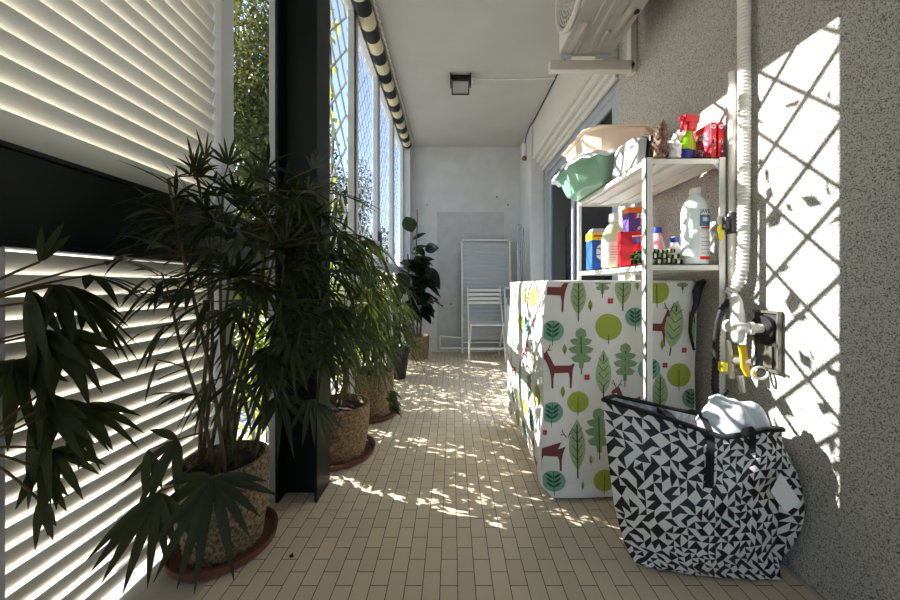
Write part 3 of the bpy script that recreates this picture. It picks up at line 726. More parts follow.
pp=thing('laundry_pack','pink and purple laundry pack with an orange top at the back of the lower shelf','packet',(.88,1.66,ZLOW))
obj('carton',MB().box(.84,.93,1.62,1.68,ZLOW+.001,1.195),M['purple'],pp,smooth=False,bevel=.003)
obj('orange_lid',MB().box(.838,.932,1.618,1.682,1.195,1.222),M['orange'],pp,smooth=False,bevel=.004)
m=MB(); qq=random.Random(2)
for k in range(26):
    xx=qq.uniform(.842,.915); zz=qq.uniform(1.02,1.18); m.prism([(xx,1.619,zz),(xx+.014,1.619,zz+.004),(xx+.012,1.619,zz+.014),(xx+.001,1.619,zz+.012)],(0,-.0006-k*2e-5,0),k%3)
obj('printed_label',m,[M['hotpink'],M['paper'],M['pink']],pp,smooth=False)
bottle('small_bottle','small pale pink bottle with dark cap on the lower shelf',(.775,1.345),[(.018,0),(.021,.006),(.021,.115),(.012,.135),(.012,.142)],M['pink'],M['charcoal'],.015,.022,sy=1,group='small capped bottles')
bottle('small_bottle','tall pink bottle with blue cap just right of the front shelf post',(.875,1.45),[(.028,0),(.032,.01),(.03,.08),(.018,.135),(.014,.145)],M['pink'],M['navy'],.017,.025,sy=1,group='small capped bottles')
bottle('small_bottle','short white bottle with blue cap between the pink bottle and the big jug',(.89,1.36),[(.024,0),(.029,.008),(.028,.06),(.014,.088),(.013,.095)],M['pvc'],M['navy'],.017,.02,sy=1,group='small capped bottles')
jg=thing('bleach_jug','large white plastic jug with blue label at the front of the lower shelf','jug',(.915,1.275,ZLOW))
jc=(.915,1.28)
jbd_=obj('body',MB().lathe([(.043,ZLOW+.001),(.047,ZLOW+.008),(.047,ZLOW+.12),(.043,ZLOW+.128),(.047,ZLOW+.136),(.047,ZLOW+.2),(.038,ZLOW+.235),(.022,ZLOW+.258),(.017,ZLOW+.266)],(jc[0],jc[1],0),28,sy=.85),M['jug'],jg)
obj('cap',MB().lathe([(.019,ZLOW+.266),(.019,ZLOW+.285),(.017,ZLOW+.288)],(jc[0],jc[1],0),18),M['pvc'],jg)
obj('handle',MB().tube([(.878,1.262,ZLOW+.19),(.862,1.25,ZLOW+.18),(.857,1.248,ZLOW+.14),(.863,1.25,ZLOW+.10),(.876,1.258,ZLOW+.09)],.010,10),M['jug'],jg)
m=MB()
lab_patch(jc,.047,.85,-1.8,-.75,ZLOW+.14,ZLOW+.182,m,1)
lab_patch(jc,.047,.85,-1.8,-.75,ZLOW+.02,ZLOW+.118,m,0)
lab_patch(jc,.047,.85,-1.78,-.78,ZLOW+.018,ZLOW+.03,m,2,.0014)
for k in range(5): lab_patch(jc,.047,.85,-1.7,-.95,ZLOW+.04+k*.014,ZLOW+.043+k*.014,m,3,.0014)
lab_patch(jc,.047,.85,-1.7,-.95,ZLOW+.131,ZLOW+.137,m,2,.0014)
lab_patch(jc,.047,.85,-1.6,-1.05,ZLOW+.158,ZLOW+.172,m,3,.0014)
obj('label',m,[M['paper'],M['labelblue'],M['red'],M['alu']],jbd_)
textobj('lettering','JAVE',.02,(.922,1.2372,ZLOW+.194),(pi/2,0,radians(8)),M['black'],jbd_)
ct=MB()
# folded striped towel: stacked soft layers with rounded folds
def fold(z,x0,x1,y0,y1,th,ph0):
    def fn(u,v):
        a=2*pi*v; cx=(x0+x1)/2; hx=(x1-x0)/2
        yy=(y0+y1)/2+(y1-y0)/2*max(-1,min(1,1.3*cos(a))); zz=z+th*.5+th*.55*max(-1,min(1,1.5*sin(a)))+.0025*sin(u*11+ph0)
        return (cx+hx*(2*u-1)*(1-.04*cos(a)), yy+.004*sin(u*9+ph0), zz)
    ct.grid(fn,34,16,mf=lambda i,j:(0,0,1,1,0,0,2,2)[(i+int(ph0))%8])
fold(ZLOW+.006,.70,.855,1.262,1.335,.016,0); fold(ZLOW+.026,.695,.85,1.262,1.335,.015,2); fold(ZLOW+.045,.71,.83,1.265,1.335,.013,4); 
M['tow_d']=mat('towel_dark',rgb(26,36,26),.95); M['tow_g']=mat('towel_green',rgb(112,150,92),.95); M['tow_w']=mat('towel_pale',rgb(214,216,190),.95)
tag(obj('folded_towel',ct,[M['tow_d'],M['tow_g'],M['tow_w']]),'folded green and black striped cloth lying on the lower shelf','cloth')

# ------------------------------------------------------------------ pipes and tap on the right wall
def ribbed(pts,r,pitch,n=10):
    pts=[V(p) for p in pts]; out=[];rs=[]; k=0
    for a,b in zip(pts[:-1],pts[1:]):
        L=(b-a).length; m=max(2,int(L/pitch*2))
        for i in range(m): out.append(a+(b-a)*i/m); rs.append(r*(1.0 if k%2 else .8)); k+=1
    return out,rs
hp=[(.978,1.138,2.595),(.978,1.138,1.4),(.978,1.14,1.0),(.975,1.142,.90),(.968,1.155,.85),(.955,1.175,.815)]
a,b=ribbed(hp,.0195,.012)
tag(obj('corrugated_pipe',MB().tube(a,b,10),M['pvc']),'grey-white corrugated pipe running down the stucco wall from the ceiling','pipe')
tag(obj('conduit_strip',MB().box(.988,.999,1.166,1.180,1.1,2.598),M['pvc'],smooth=False,bevel=.002),'flat white cable conduit beside the corrugated pipe','conduit')
wp=thing('water_pipe','smooth white water pipe with a dark valve right of the shelf','pipe',(.985,1.2,.8))
obj('pipe',MB().tube([(.986,1.197,1.60),(.986,1.197,1.12),(.986,1.20,.9),(.984,1.19,.80)],.0115,12),M['pvc'],wp)
obj('valve',MB().tube([(.984,1.197,1.03),(.984,1.197,1.045),(.984,1.197,1.09),(.984,1.197,1.105)],[.016,.019,.019,.014],10).box(.955,.97,1.185,1.205,1.045,1.09),M['charcoal'],wp,bevel=.003)
yt=thing('yellow_tag','small yellow tag hanging by a white clip beside the shelf','tag',(.958,1.195,.99))
obj('plate',MB().prism([P(718,226,1.201),P(723,224,1.201),P(724,238,1.201),P(721,241,1.201),P(719,238,1.201)],(0,.0045,0)),M['yellowtag'],yt,smooth=False)
obj('clip',MB().tube([P(720.5+3*cos(i*pi/5),219.5+4.5*sin(i*pi/5),1.2025) for i in range(10)],.002,6,closed=True),M['pvc'],yt)
tp=thing('water_tap','white plastic water tap fitting with yellow lever on the stucco wall','tap',(.99,1.1,.55))
zt=.712
obj('tee_fitting',MB().tube([(.935,1.145,zt),(.935,1.09,zt),(.955,1.082,zt+.001),(.985,1.078,zt)],[.017,.017,.016,.014],14).tube([(.935,1.115,zt-.05),(.935,1.115,zt-.03),(.935,1.115,zt+.03),(.935,1.115,zt+.055),(.940,1.125,zt+.082),(.95,1.145,zt+.095)],[.014,.02,.021,.018,.017,.017],14).tube([(.935,1.15,zt),(.935,1.135,zt)],[.022,.022],12).tube([(.948,1.086,zt),(.958,1.082,zt)],[.021,.021],12),M['pvc'],tp)
obj('escutcheon',MB().lathe([(.040,-.012),(.042,-.004),(.042,0.0)],(.992,1.078,zt),24,axis='x'),M['black'],tp)
obj('lever',MB().prism([P(739,345,1.10),P(747,345,1.10),P(748,352,1.095),P(750,368,1.09),P(757,372,1.085),P(757,377,1.085),P(747,377,1.09),P(742,368,1.095),P(741,354,1.10)],(0,.008,0)),M['yellow'],tp,smooth=False,bevel=.002)
obj('valve_body',MB().tube([P(727,358,1.14),P(735,360,1.12),P(745,362,1.105),P(752,362,1.09)],[.012,.016,.014,.01],10).tube([P(731,378,1.13),P(730,360,1.13),P(728,340,1.13)],[.010,.012,.008],10).tube([P(722,372,1.145),P(730,372,1.13),P(738,371,1.12)],[.012,.009,.009],8),M['brass'],tp)
obj('small_knob',MB().box(*sorted((P(720,364,1.13).x,P(726,364,1.13).x)),1.12,1.14,P(720,371,1.13).z,P(720,362,1.13).z),M['yellowtag'],tp,smooth=False,bevel=.002)
obj('white_ring',MB().tube([P(760+8*cos(i*pi/8),373+6*sin(i*pi/8),1.07) for i in range(16)],.0035,6,closed=True),M['pvc'],tp)
obj('spigot',MB().tube([P(740,376,1.10),P(742,386,1.10),P(743,392,1.10)],[.010,.009,.008],10),M['brass'],tp)
mp=thing('wall_plate','dull metal inspection plate on the stucco wall behind the tap','plate',(.99,1.08,.59))
obj('plate',MB().box(.993,.999,1.032,1.118,.585,.765),M['charcoal'],mp,smooth=False,bevel=.003)
obj('rim',MB().box(.984,.999,1.027,1.032,.58,.77).box(.987,.993,1.032,1.118,.58,.588).box(.987,.993,1.032,1.118,.762,.77),M['metalplate'],mp,smooth=False)
obj('inner_flap',MB().box(.987,.993,1.05,1.10,.592,.66),M['metalplate'],mp,smooth=False)
bh=[P(735,300,1.13),P(728,302,1.15),P(722,310,1.165),P(718,322,1.175),P(716,338,1.18),P(716,360,1.18),P(715,385,1.17),P(717,402,1.15),P(722,415,1.13)]
a,b=ribbed(bh,.012,.014)
tag(obj('ribbed_hose',MB().tube(a,b,10),M['black']),'black ribbed hose hanging from the tap down into the bag','hose')

# ------------------------------------------------------------------ shopping bag
def interp(tab,t):
    n=len(tab)-1; f=min(n-1e-6,max(0,t*n)); i=int(f); k=f-i
    return tuple(tab[i][j]+(tab[i+1][j]-tab[i][j])*k for j in range(len(tab[0])))
# edges listed bottom->top (sides) and left->right (top / bottom), in measured picture coordinates with a depth
Ledge=[(637,567),(624,543),(614,505),(607,450),(603,400)]
Redge=[(782,582),(776,548),(779,505),(782,465),(782,430)]
Tedge=[(603,400),(635,409),(668,419),(700,430),(722,438),(745,435),(765,430),(782,430)]
Bedge=[(637,567),(690,576),(740,579),(782,582)]
def fpx(u,v):
    l=interp(Ledge,v); r=interp(Redge,v); t=interp(Tedge,u); b=interp(Bedge,u)
    c=[ (1-u)*l[k]+u*r[k]+(1-v)*b[k]+v*t[k]-((1-u)*(1-v)*Ledge[0][k]+u*(1-v)*Redge[0][k]+(1-u)*v*Ledge[-1][k]+u*v*Redge[-1][k]) for k in (0,1)]
    return c
def front(u,v,off=0):
    x,y=fpx(u,v)
    yb=.85*F/(interp(Bedge,u)[1]-CY)
    yt=1.09+(.945-1.09)*u
    w=.006*sin(8*u+5*v)+.004*sin(17*v-9*u)+.0025*sin(31*u+13*v)*(1 if u>.6 else .4)
    yy=yb+(yt-yb)*v-.045*sin(pi*min(1,u*1.0))**.7*sin(pi*(v*.85+.02))**.8+w
    p=P(x,y,yy-off)
    if p.z<.006: p.z=.006
    return p
def back(u,v):
    f0=front(u,v)
    g=V((f0.x+.02*(1-u),f0.y,f0.z))
    yb=1.16-.06*u; ytop=1.165-.075*u
    g.y=max(f0.y+.05, yb+(ytop-yb)*v)
    k=g.y/f0.y
    g.x=min(.978, .60+.375*u if v<.2 else .555+.03*(1-v)+.41*u)
    g.z=.006+(.462-.075*u)*v
    return g
def gus(u,v,side):
    a=front(side,v); b=back(side,v); p=a+(b-a)*u
    if side==1:
        bul=.05*sin(pi*u)**.7*(sin(pi*min(1,max(0,(v-.08)/.92))**.8))
        p=p+V((bul*1.1,-.06*sin(pi*u)*sin(pi*v),0)); p.x=min(p.x,.988)
    else: p=p+V((.02*sin(pi*u)*sin(pi*v),0,0))
    return p
bagm=MB(); q=random.Random(11)
def trigrid(mb,fn,nu,nv,seed,ma=0,mbk=1,jit=.16):
    q=random.Random(seed); o=len(mb.v); 
    for j in range(nv+1):
        for i in range(nu+1):
            du=(q.uniform(-jit,jit) if 0<i<nu else 0)/nu; dv=(q.uniform(-jit,jit) if 0<j<nv else 0)/nv
            mb.v.append(V(fn(i/nu+du,j/nv+dv)))
    for j in range(nv):
        for i in range(nu):
            a=o+j*(nu+1)+i; b=a+1; c=a+nu+2; d=a+nu+1
            fl=q.random()<.5; sw=q.random()<.5
            T=([a,b,c],[a,c,d]) if fl else ([a,b,d],[b,c,d])
            for k,tr in enumerate(T): mb.f.append(tr); mb.m.append((ma,mbk)[(k==0)^sw])
trigrid(bagm,front,24,22,1)
trigrid(bagm,lambda u,v:back(u,v),20,20,2)
trigrid(bagm,lambda u,v:gus(u,v,1),10,22,3)
trigrid(bagm,lambda u,v:gus(u,v,0),6,20,4)
bagm.grid(lambda u,v:front(u,0)+(back(u,0)-front(u,0))*v,12,4,1)
sb=thing('shopping_bag','large shopping bag with black and white triangle pattern on the floor at right','bag',(.75,1.05,0))
obj('woven_shell',bagm,[M['wht_tri'],M['blk_tri']],sb,angle=70)
ln_=MB(); trigrid(ln_,lambda u,v:back(u,.45+.55*v)+V((0,-.006,0)),18,9,5)
trigrid(ln_,lambda u,v:gus(.12+.8*u,.5+.5*v,0)+V((.006,0,0)),5,8,6)
obj('lining',ln_,[M['lin_a'],M['lin_b']],sb)
rim=[front(i/30,1)+V((0,-.001,.002)) for i in range(31)]+[gus(i/6,1,1)+V((0,0,.002)) for i in range(1,7)]+[back(1-i/30,1)+V((0,0,.002)) for i in range(1,31)]+[gus(1-i/5,1,0)+V((0,0,.002)) for i in range(1,5)]
obj('piping',MB().tube(rim,.0075,8,closed=True),M['blackfab'],sb)
def strap(u,v0,w):
    m=MB()
    m.grid(lambda a,b:front(u+(a-.5)*w,v0+(1-v0)*b,.004),4,8)
    return m
st=strap(.50,.66,.055).grid(lambda a,b:(front(.50+(a-.5)*.055,1,.004)*(1-b)+(back(.55+(a-.5)*.055,1))*b)+V((0,0,.035*sin(pi*b))),4,8)
obj('handle_strap',st,M['blackfab'],sb)
st=strap(.77,.86,.05).grid(lambda a,b:(front(.77+(a-.5)*.05,1,.004)*(1-b)+(front(.70+(a-.5)*.05,1,.006))*b)+V((0,.0,.02*sin(pi*b))),4,8)
obj('handle_strap',st,M['blackfab'],sb)
st=MB().grid(lambda a,b:back(.34+(a-.5)*.06,.86+.14*b)+V((0,-.010,.0)),4,4).grid(lambda a,b:(back(.34+(a-.5)*.06,1)*(1-b)+front(.34+(a-.5)*.06,.97,.004)*b)+V((0,-.006,.006*sin(pi*b))),4,8)
obj('handle_strap',st,M['blackfab'],sb)
st=MB().tube([back(.66,.96)+V((0,-.01,0)),P(704,408,1.10),P(712,404,1.11),P(722,396,1.115),P(727,390,1.12)],.007,8)
obj('handle_strap',st,M['blackfab'],sb)
obj('care_tag',MB().prism([P(771,492,.895),P(781,473,.895),P(801,502,.885),P(786.5,513,.885)],(0,.0015,0)),M['paper'],sb,smooth=False)
qb=MB().blob((.845,1.02,.40),(.095,.045,.115),44,amp=.07,seed=21,rot=-.5)
tag(obj('folded_quilt',qb,M['quilt']),'pale blue-white bedding sticking up out of the triangle patterned bag','bedding')

# ------------------------------------------------------------------ things at the far wall
def frame_rect(mb,x0,x1,y0,z0,y1,z1,r,n=8):
    mb.tube([(x0,y0,z0),(x0,y1,z1),(x1,y1,z1),(x1,y0,z0)],r,n,closed=True)
lg=thing('folding_sunbed','white folding sunbed with slatted sling leaning on the back wall','sunbed',(.43,4.2,0))
xa,xb=(462-CX)*4.24/F,(510-CX)*4.24/F
obj('frame',MB().tube([(xa,4.14,.02),(xa,4.26,1.40),(xa+.01,4.262,1.412),(xb-.01,4.262,1.412),(xb,4.26,1.40),(xb,4.14,.02)],.011,8).tube([(xa,4.15,.15),(xb,4.15,.15)],.009,8),M['pvc'],lg)
def sl(u,v): z=.18+1.2*v; return (xa+.012+(xb-xa-.024)*u, 4.142+.12*(z-.02)/1.38+.004*sin(v*150), z)
obj('sling',MB().grid(sl,2,200),M['sling'],lg)
obj('support_leg',MB().tube([P(440,336,4.1),P(440,348,4.1),P(507,348,4.1)],.009,8).tube([P(440,336,4.1),P(463,338,4.14)],.008,8),M['pvc'],lg)
ch=thing('folding_chair','white folding chair standing open in front of the leaning sunbed','chair',(.40,3.9,0))
yb=3.98
L0,R0=P(472,288,4.02),P(498,288,4.02)
obj('seat',MB().grid(lambda u,v:(.20+.38*u,3.72+.36*v,.43-.008*sin(pi*u)-.012*v),8,8).box(.20,.58,3.72,4.08,.405,.418),M['white'],ch)
sl_=MB()
for k in range(4): z=.62+.05*k; sl_.box(.20,.58,4.07+.02*k,4.08+.02*k,z,z+.032)
obj('backrest',sl_,M['white'],ch,smooth=False,bevel=.003)
for x in (.19,.585):
    obj('leg',MB().bar((x,3.70,.0),(x,4.16,.82),.022,.016,up=(1,0,0)),M['white'],ch,smooth=False,bevel=.003)
    obj('leg',MB().bar((x+(.02 if x<.3 else -.02),4.12,.0),(x+(.02 if x<.3 else -.02),3.74,.43),.022,.016,up=(1,0,0)),M['white'],ch,smooth=False,bevel=.003)
obj('stretcher',MB().tube([(.19,3.78,.14),(.585,3.78,.14)],.009,8),M['white'],ch); obj('stretcher',MB().tube([(.21,4.06,.08),(.565,4.06,.08)],.009,8),M['white'],ch)
fc=thing('folded_chair','white folding chair folded flat and leaning beside the open one','chair',(.66,4.05,0))
obj('frame',MB().tube([(.62,3.86,.0),(.62,4.0,.80),(.63,4.003,.815),(.70,4.003,.815),(.71,4.0,.80),(.71,3.86,0)],.010,8).tube([(.645,3.9,.0),(.645,4.02,.70),(.69,4.02,.70),(.69,3.9,0)],.009,8),M['white'],fc)
obj('seat',MB().box(.632,.70,3.935,3.955,.38,.62),M['white'],fc,smooth=False,bevel=.004)
ib=thing('drying_rack','folded chrome drying rack leaning by the far right corner','rack',(.79,3.75,0))
m=MB()
for (xo,top,y0) in ((.755,1.53,3.82),(.785,1.50,3.84),(.775,1.22,3.86)):
    pts=[(xo-.02,y0-.1,.012)]+[(xo+.0+.022*-cos(i*pi/8),y0,top-.03+.03*sin(i*pi/8)) for i in range(9)]+[(xo+.03,y0-.1,.012)]
    m.tube(pts,.008,8)
obj('tube_frame',m,M['chrome'],ib)
obj('hinge',MB().box(.75,.81,3.78,3.81,.80,.83),M['charcoal'],ib,smooth=False,bevel=.003)

# ------------------------------------------------------------------ plants
def saucer(c,r,lab,h=.032):
    tag(obj('saucer',MB().lathe([(r*.86,.001),(r,.008),(r*1.03,h),(r*1.0,h),(r*.93,.012),(.01,.011)],(c[0],c[1],0),40),M['terracotta']),lab,'saucer','terracotta plant saucers')
def wicker_pot(parent,c,r0,r1,z0,z1,m_,mat_='wicker'):
    prof=[]; nz=34
    for i in range(nz+1):
        t=i/nz; prof.append((r0+(r1-r0)*t+.006*sin(pi*t),z0+(z1-z0)*t))
    idx={round(z,5):i for i,(r,z) in enumerate(prof)}
    def fr(t,z):
        i=int(round((z-z0)/(z1-z0)*nz)); return 1+.022*(1 if i%2 else -1)*sin(t*32)
    prof=prof+[(r1-.012,z1+.002),(r1-.016,z1-.03)]
    obj('woven_pot',MB().lathe(prof,(c[0],c[1],0),128,fr=lambda t,z:fr(t,z) if z<z1 else 1),M[mat_],parent,angle=80)
    obj('soil',MB().lathe([(.02,z1-.06),(r1-.02,z1-.035),(r1-.03,z1-.028),(.05,z1-.02),(.005,z1-.018)],(c[0],c[1],0),28),M['soil'],parent)
def fan(mb,st,hub,axis,n,L,W,spread,droop,ok,rnd,m=0,seg=6,up=None):
    ax=V(axis).normalized(); u=V(up) if up else V((rnd.uniform(-.3,.3),rnd.uniform(-.3,.3),1))
    if abs(ax.dot(u.normalized()))>.95: u=V((0,-1,.2))
    e=ax.cross(u).normalized(); nn=e.cross(ax)
    for i in range(n):
        a=-spread+2*spread*i/max(1,n-1)+rnd.uniform(-.1,.1)
        d=ax*cos(a)+e*sin(a)+nn*rnd.uniform(-.1,.15)
        l=L*(1-.28*abs(a)/max(.1,spread))*rnd.uniform(.85,1.1)
        mb.leaf(hub,d,l,W*rnd.uniform(.8,1.15),droop*rnd.uniform(.6,1.5),.25,seg,m,up=nn,ok=ok)
def curve(a,b,sag,n=7):
    a=V(a); b=V(b); return [a+(b-a)*(i/n)+V((0,0,sag*sin(pi*i/n))) for i in range(n+1)]
def inbox(p,x0,x1,y0,y1): return x0<p.x<x1 and y0<p.y<y1
def okA(p):
    if p.x<-.862: return False
    if inbox(p,-.73,-.50,1.315,1.48): return False
    if p.z<.012: return False
    if p.y>1.29 and p.x<-.86: return False
    return True
RA=random.Random(17)
# A: the big palm in front
ca=(-.745,1.115); 
saucer(ca,.152,'terracotta saucer under the large palm nearest the camera')
pa=thing('potted_palm','large dark palm in a woven pot before the green column','plant',(ca[0],ca[1],.012))
wicker_pot(pa,ca,.108,.128,.013,.285,1,'wicker2')
fo=MB(); stm=MB(); tops=[]
for i in range(13):
    a=RA.uniform(0,6.28); r=RA.uniform(.01,.085)
    b=V((ca[0]+r*cos(a),ca[1]+r*sin(a)*.9,.26)); h=RA.uniform(.75,1.2)
    t=V((max(-.82,min(-.50,b.x+RA.uniform(-.12,.28))),min(1.25,b.y+RA.uniform(-.15,.12)),h))
    pts=curve(b,t,.0,8)
    for k,p in enumerate(pts): p.x+=.02*sin(k*.5+i); 
    pts=[p for p in pts if okA(p)]
    stm.tube(pts,[.0065-.003*k/len(pts) for k in range(len(pts))],7); tops.append(pts)
hubs=[]
def addhub(px,py,y,ax,n=7,L=.17,W=.021,sp=1.2,dr=.35): hubs.append((P(px,py,y),V(ax),n,L,W,sp,dr))
# crown shoots at the top
for (px,py,y,ax) in ((125,178,1.12,(.0,-.1,1)),(165,170,1.12,(-.1,-.2,.9)),(205,160,1.15,(0,-.2,1)),(228,165,1.15,(.1,-.1,1)),(258,178,1.15,(.2,-.1,1)),(292,205,1.18,(.4,-.2,.9)),(190,195,1.05,(-.3,-.3,.7)),(240,205,1.1,(.3,-.3,.6)),(150,205,1.05,(-.5,-.3,.35)),(300,222,1.22,(.7,-.2,.5)),(270,230,1.15,(.5,-.3,.4))):
    addhub(px,py,y,ax,RA.choice((5,6,7)),RA.uniform(.11,.16),.011,1.0,.15)
for i in range(24):
    px=RA.uniform(135,325); py=RA.uniform(165,225); y=RA.uniform(1.0,1.24)
    addhub(px,py,y,(RA.uniform(-.7,.7),-RA.uniform(0,.5),RA.uniform(.1,.9)),RA.choice((4,5,6)),RA.uniform(.09,.14),.010,RA.uniform(.7,1.3),.2)
# dense middle
for i in range(105):
    px=RA.gauss(240,58); py=RA.gauss(268,48)
    px=max(110,min(340,px)); py=max(188,min(385,py))
    y=RA.uniform(.88,1.24)
    if py>330 and px<200: continue
    ang=atan2(-(py-300),(px-235)); ax=(cos(ang)*.8+RA.uniform(-.3,.3),-RA.uniform(.0,.6),sin(ang)*.4-.2+RA.uniform(-.3,.3))
    addhub(px,py,y,ax,RA.choice((5,6,7,8)),RA.uniform(.11,.19),RA.uniform(.011,.018),RA.uniform(.8,1.5),RA.uniform(.2,.6))
for i in range(46):
    px=RA.uniform(265,338); py=RA.uniform(185,385); y=RA.uniform(.98,1.25)
    addhub(px,py,y,(RA.uniform(-.3,1),-RA.uniform(0,.7),RA.uniform(-.8,.4)),RA.choice((5,6,7,8)),RA.uniform(.12,.18),RA.uniform(.011,.018),RA.uniform(.8,1.4),RA.uniform(.2,.6))
for i in range(26):
    px=RA.uniform(100,215); py=RA.uniform(185,330); y=RA.uniform(.90,1.12)
    addhub(px,py,y,(-RA.uniform(.1,1),-RA.uniform(0,.6),RA.uniform(-.5,.4)),RA.choice((5,6,7)),RA.uniform(.12,.18),RA.uniform(.012,.02),RA.uniform(.7,1.3),RA.uniform(.2,.5))
# arms to the left and the low drooping fans
for (px,py,y,ax,n,L,W,sp,dr) in ((120,265,1.0,(-.9,-.2,-.3),7,.17,.024,1.0,.3),(135,300,1.0,(-.8,-.3,-.5),7,.18,.024,1.0,.3),(165,325,1.0,(-.5,-.3,-.6),7,.17,.024,1.1,.3),(150,360,.98,(-.5,-.3,-.8),6,.15,.024,1.0,.2),
    (110,380,.98,(-.8,-.2,-.4),6,.15,.022,1.0,.3),(195,395,.95,(-.5,-.3,.2),6,.15,.022,1.1,.4),(213,478,.90,(.05,-.5,-.75),12,.20,.025,1.75,.25),(158,492,.86,(-.3,-.25,-.9),10,.20,.026,1.1,.15),
    (115,450,.95,(-.3,-.3,-.9),6,.13,.024,.9,.2),(178,440,.93,(-.6,-.3,-.4),7,.16,.026,1.1,.3),(280,395,1.12,(.5,-.4,-.5),7,.15,.022,1.2,.4),(312,400,1.15,(.6,-.4,-.6),8,.15,.022,1.2,.4),(330,330,1.22,(.8,-.3,-.4),8,.16,.02,1.1,.4),(325,290,1.22,(.9,-.2,0),7,.15,.018,1.1,.4)):
    addhub(px,py,y,ax,n,L,W,sp,dr)
for (h,ax,n,L,W,sp,dr) in hubs:
    if not okA(h): h.x=max(h.x,-.85)
    if not okA(h): continue
    best=min((p for tt in tops for p in tt),key=lambda p:(p-h).length+.5*max(0,p.z-h.z+.02))
    pts=curve(best,h,.03*(best-h).length,6)
    if all(okA(p) for p in pts): stm.tube(pts,.0022,5)
    fan(fo,None,h,ax,n,L,W,sp,dr,okA,RA,up=(.2,-1,.4) if h.z<.48 and h.y<1.0 else None)
obj('stems',stm,M['stem'],pa); obj('foliage',fo,M['palm'],pa)

# B: second foreground plant at the left edge (its pot lies outside the picture)
RB=random.Random(23)
cb=(-.72,.30)
saucer(cb,.14,'terracotta saucer of the plant at the left edge of the picture')
pb=thing('potted_palm','dark palm reaching in from the left edge beside the lower shutter','plant',(cb[0],cb[1],.012))
wicker_pot(pb,cb,.10,.12,.013,.26,1,'wicker2')
fo=MB(); stm=MB(); tops=[]
for i in range(7):
    a=RB.uniform(0,6.28); b=V((cb[0]+.05*cos(a),cb[1]+.05*sin(a),.24)); t=V((-.80+RB.uniform(-.05,.03),.50+RB.uniform(-.05,.06),RB.uniform(.55,.95)))
    pts=curve(b,t,0,8); stm.tube(pts,.006,7); tops.append(pts)
def okB(p): return p.x>-.862 and p.z>.012 and p.y>.36
hubs=[]
for (px,py,y,ax,n,L,W,sp,dr) in ((28,262,.70,(.2,.1,.8),5,.11,.020,.5,.1),(20,285,.72,(.2,-.2,-.9),7,.17,.026,1.0,.2),(55,285,.74,(.6,0,-.4),6,.15,.024,.9,.3),(70,300,.78,(.6,.2,-.6),6,.15,.022,.9,.3),(10,330,.70,(.1,-.2,-1),8,.18,.028,1.0,.15),(45,330,.74,(.3,0,-.9),7,.17,.026,.9,.15),
    (8,395,.70,(.2,-.1,-.9),8,.17,.028,1.1,.2),(35,400,.74,(.5,0,-.7),7,.15,.024,1.0,.2),(60,405,.78,(.6,.1,-.6),6,.13,.022,.9,.3),(12,500,.70,(.2,-.1,-1),5,.09,.022,.7,.2),(20,450,.72,(.4,0,-.7),6,.12,.022,1.0,.3),(5,470,.70,(.2,0,-1),5,.11,.024,.8,.2),(75,275,.8,(.8,.1,-.1),6,.14,.02,.9,.4),(0,290,.68,(-.1,-.1,-1),7,.16,.026,1.0,.2),(90,262,.85,(.8,.1,.2),6,.13,.018,.9,.4),(-15,360,.66,(.2,-.1,-.8),8,.17,.027,1.2,.2)):
    hubs.append((P(px,py,y),V(ax),n,L,W,sp,dr))
for (h,ax,n,L,W,sp,dr) in hubs:
    h.x=max(h.x,-.85)
    best=min((p for tt in tops for p in tt),key=lambda p:(p-h).length)
    pts=curve(best,h,.03*(best-h).length,6); stm.tube(pts,.0025,5)
    fan(fo,None,h,ax,n,L,W,sp,dr,okB,RB)
obj('stems',stm,M['stem'],pb); obj('foliage',fo,M['palm'],pb)

# C, D: palms behind the column
def okC(p):
    if p.y<1.485 or p.z<.012: return False
    if p.z>.94 and p.x<-.565: return False
    return p.x>-.86
def back_palm(c,r,zt,lab,slab,hubf,nst,seed,mt,hr):
    rr=random.Random(seed); saucer(c,r+.025,slab)
    p=thing('potted_palm',lab,'plant',(c[0],c[1],.012)); wicker_pot(p,c,r*.84,r,.013,zt,1)
    fo=MB(); stm=MB(); tops=[]
    for i in range(nst):
        a=rr.uniform(0,6.28); q_=rr.uniform(.01,r*.6); b=V((c[0]+q_*cos(a),c[1]+q_*sin(a),zt-.03))
        t=V((max(-.54,b.x+rr.uniform(-.02,.12)),max(1.53,b.y+rr.uniform(-.12,.12)),rr.uniform(*hr))); pts=curve(b,t,0,8)
        stm.tube(pts,.0055,6); tops.append(pts)
    for (h,ax,n,L,W,sp,dr) in hubf(rr):
        if not okC(h): continue
        best=min((p_ for tt in tops for p_ in tt),key=lambda p_:(p_-h).length)
        stm.tube(curve(best,h,.03*(best-h).length,6),.0022,5); fan(fo,None,h,ax,n,L,W,sp,dr,okC,rr)
    obj('stems',stm,M['stem'],p); obj('foliage',fo,mt,p)
def hubC(rr):
    out=[]
    for i in range(72):
        z=rr.uniform(.42,1.12); x=rr.uniform(-.56,-.42) if z>.9 else rr.uniform(-.72,-.38); y=rr.uniform(1.52,1.9)
        out.append((V((x,y,z)),V((rr.uniform(.1,.9),rr.uniform(-.6,.5),rr.uniform(-.9,.2))),rr.choice((5,6,7)),rr.uniform(.14,.22),rr.uniform(.012,.018),rr.uniform(.6,1.1),rr.uniform(.5,1.0)))
    return out
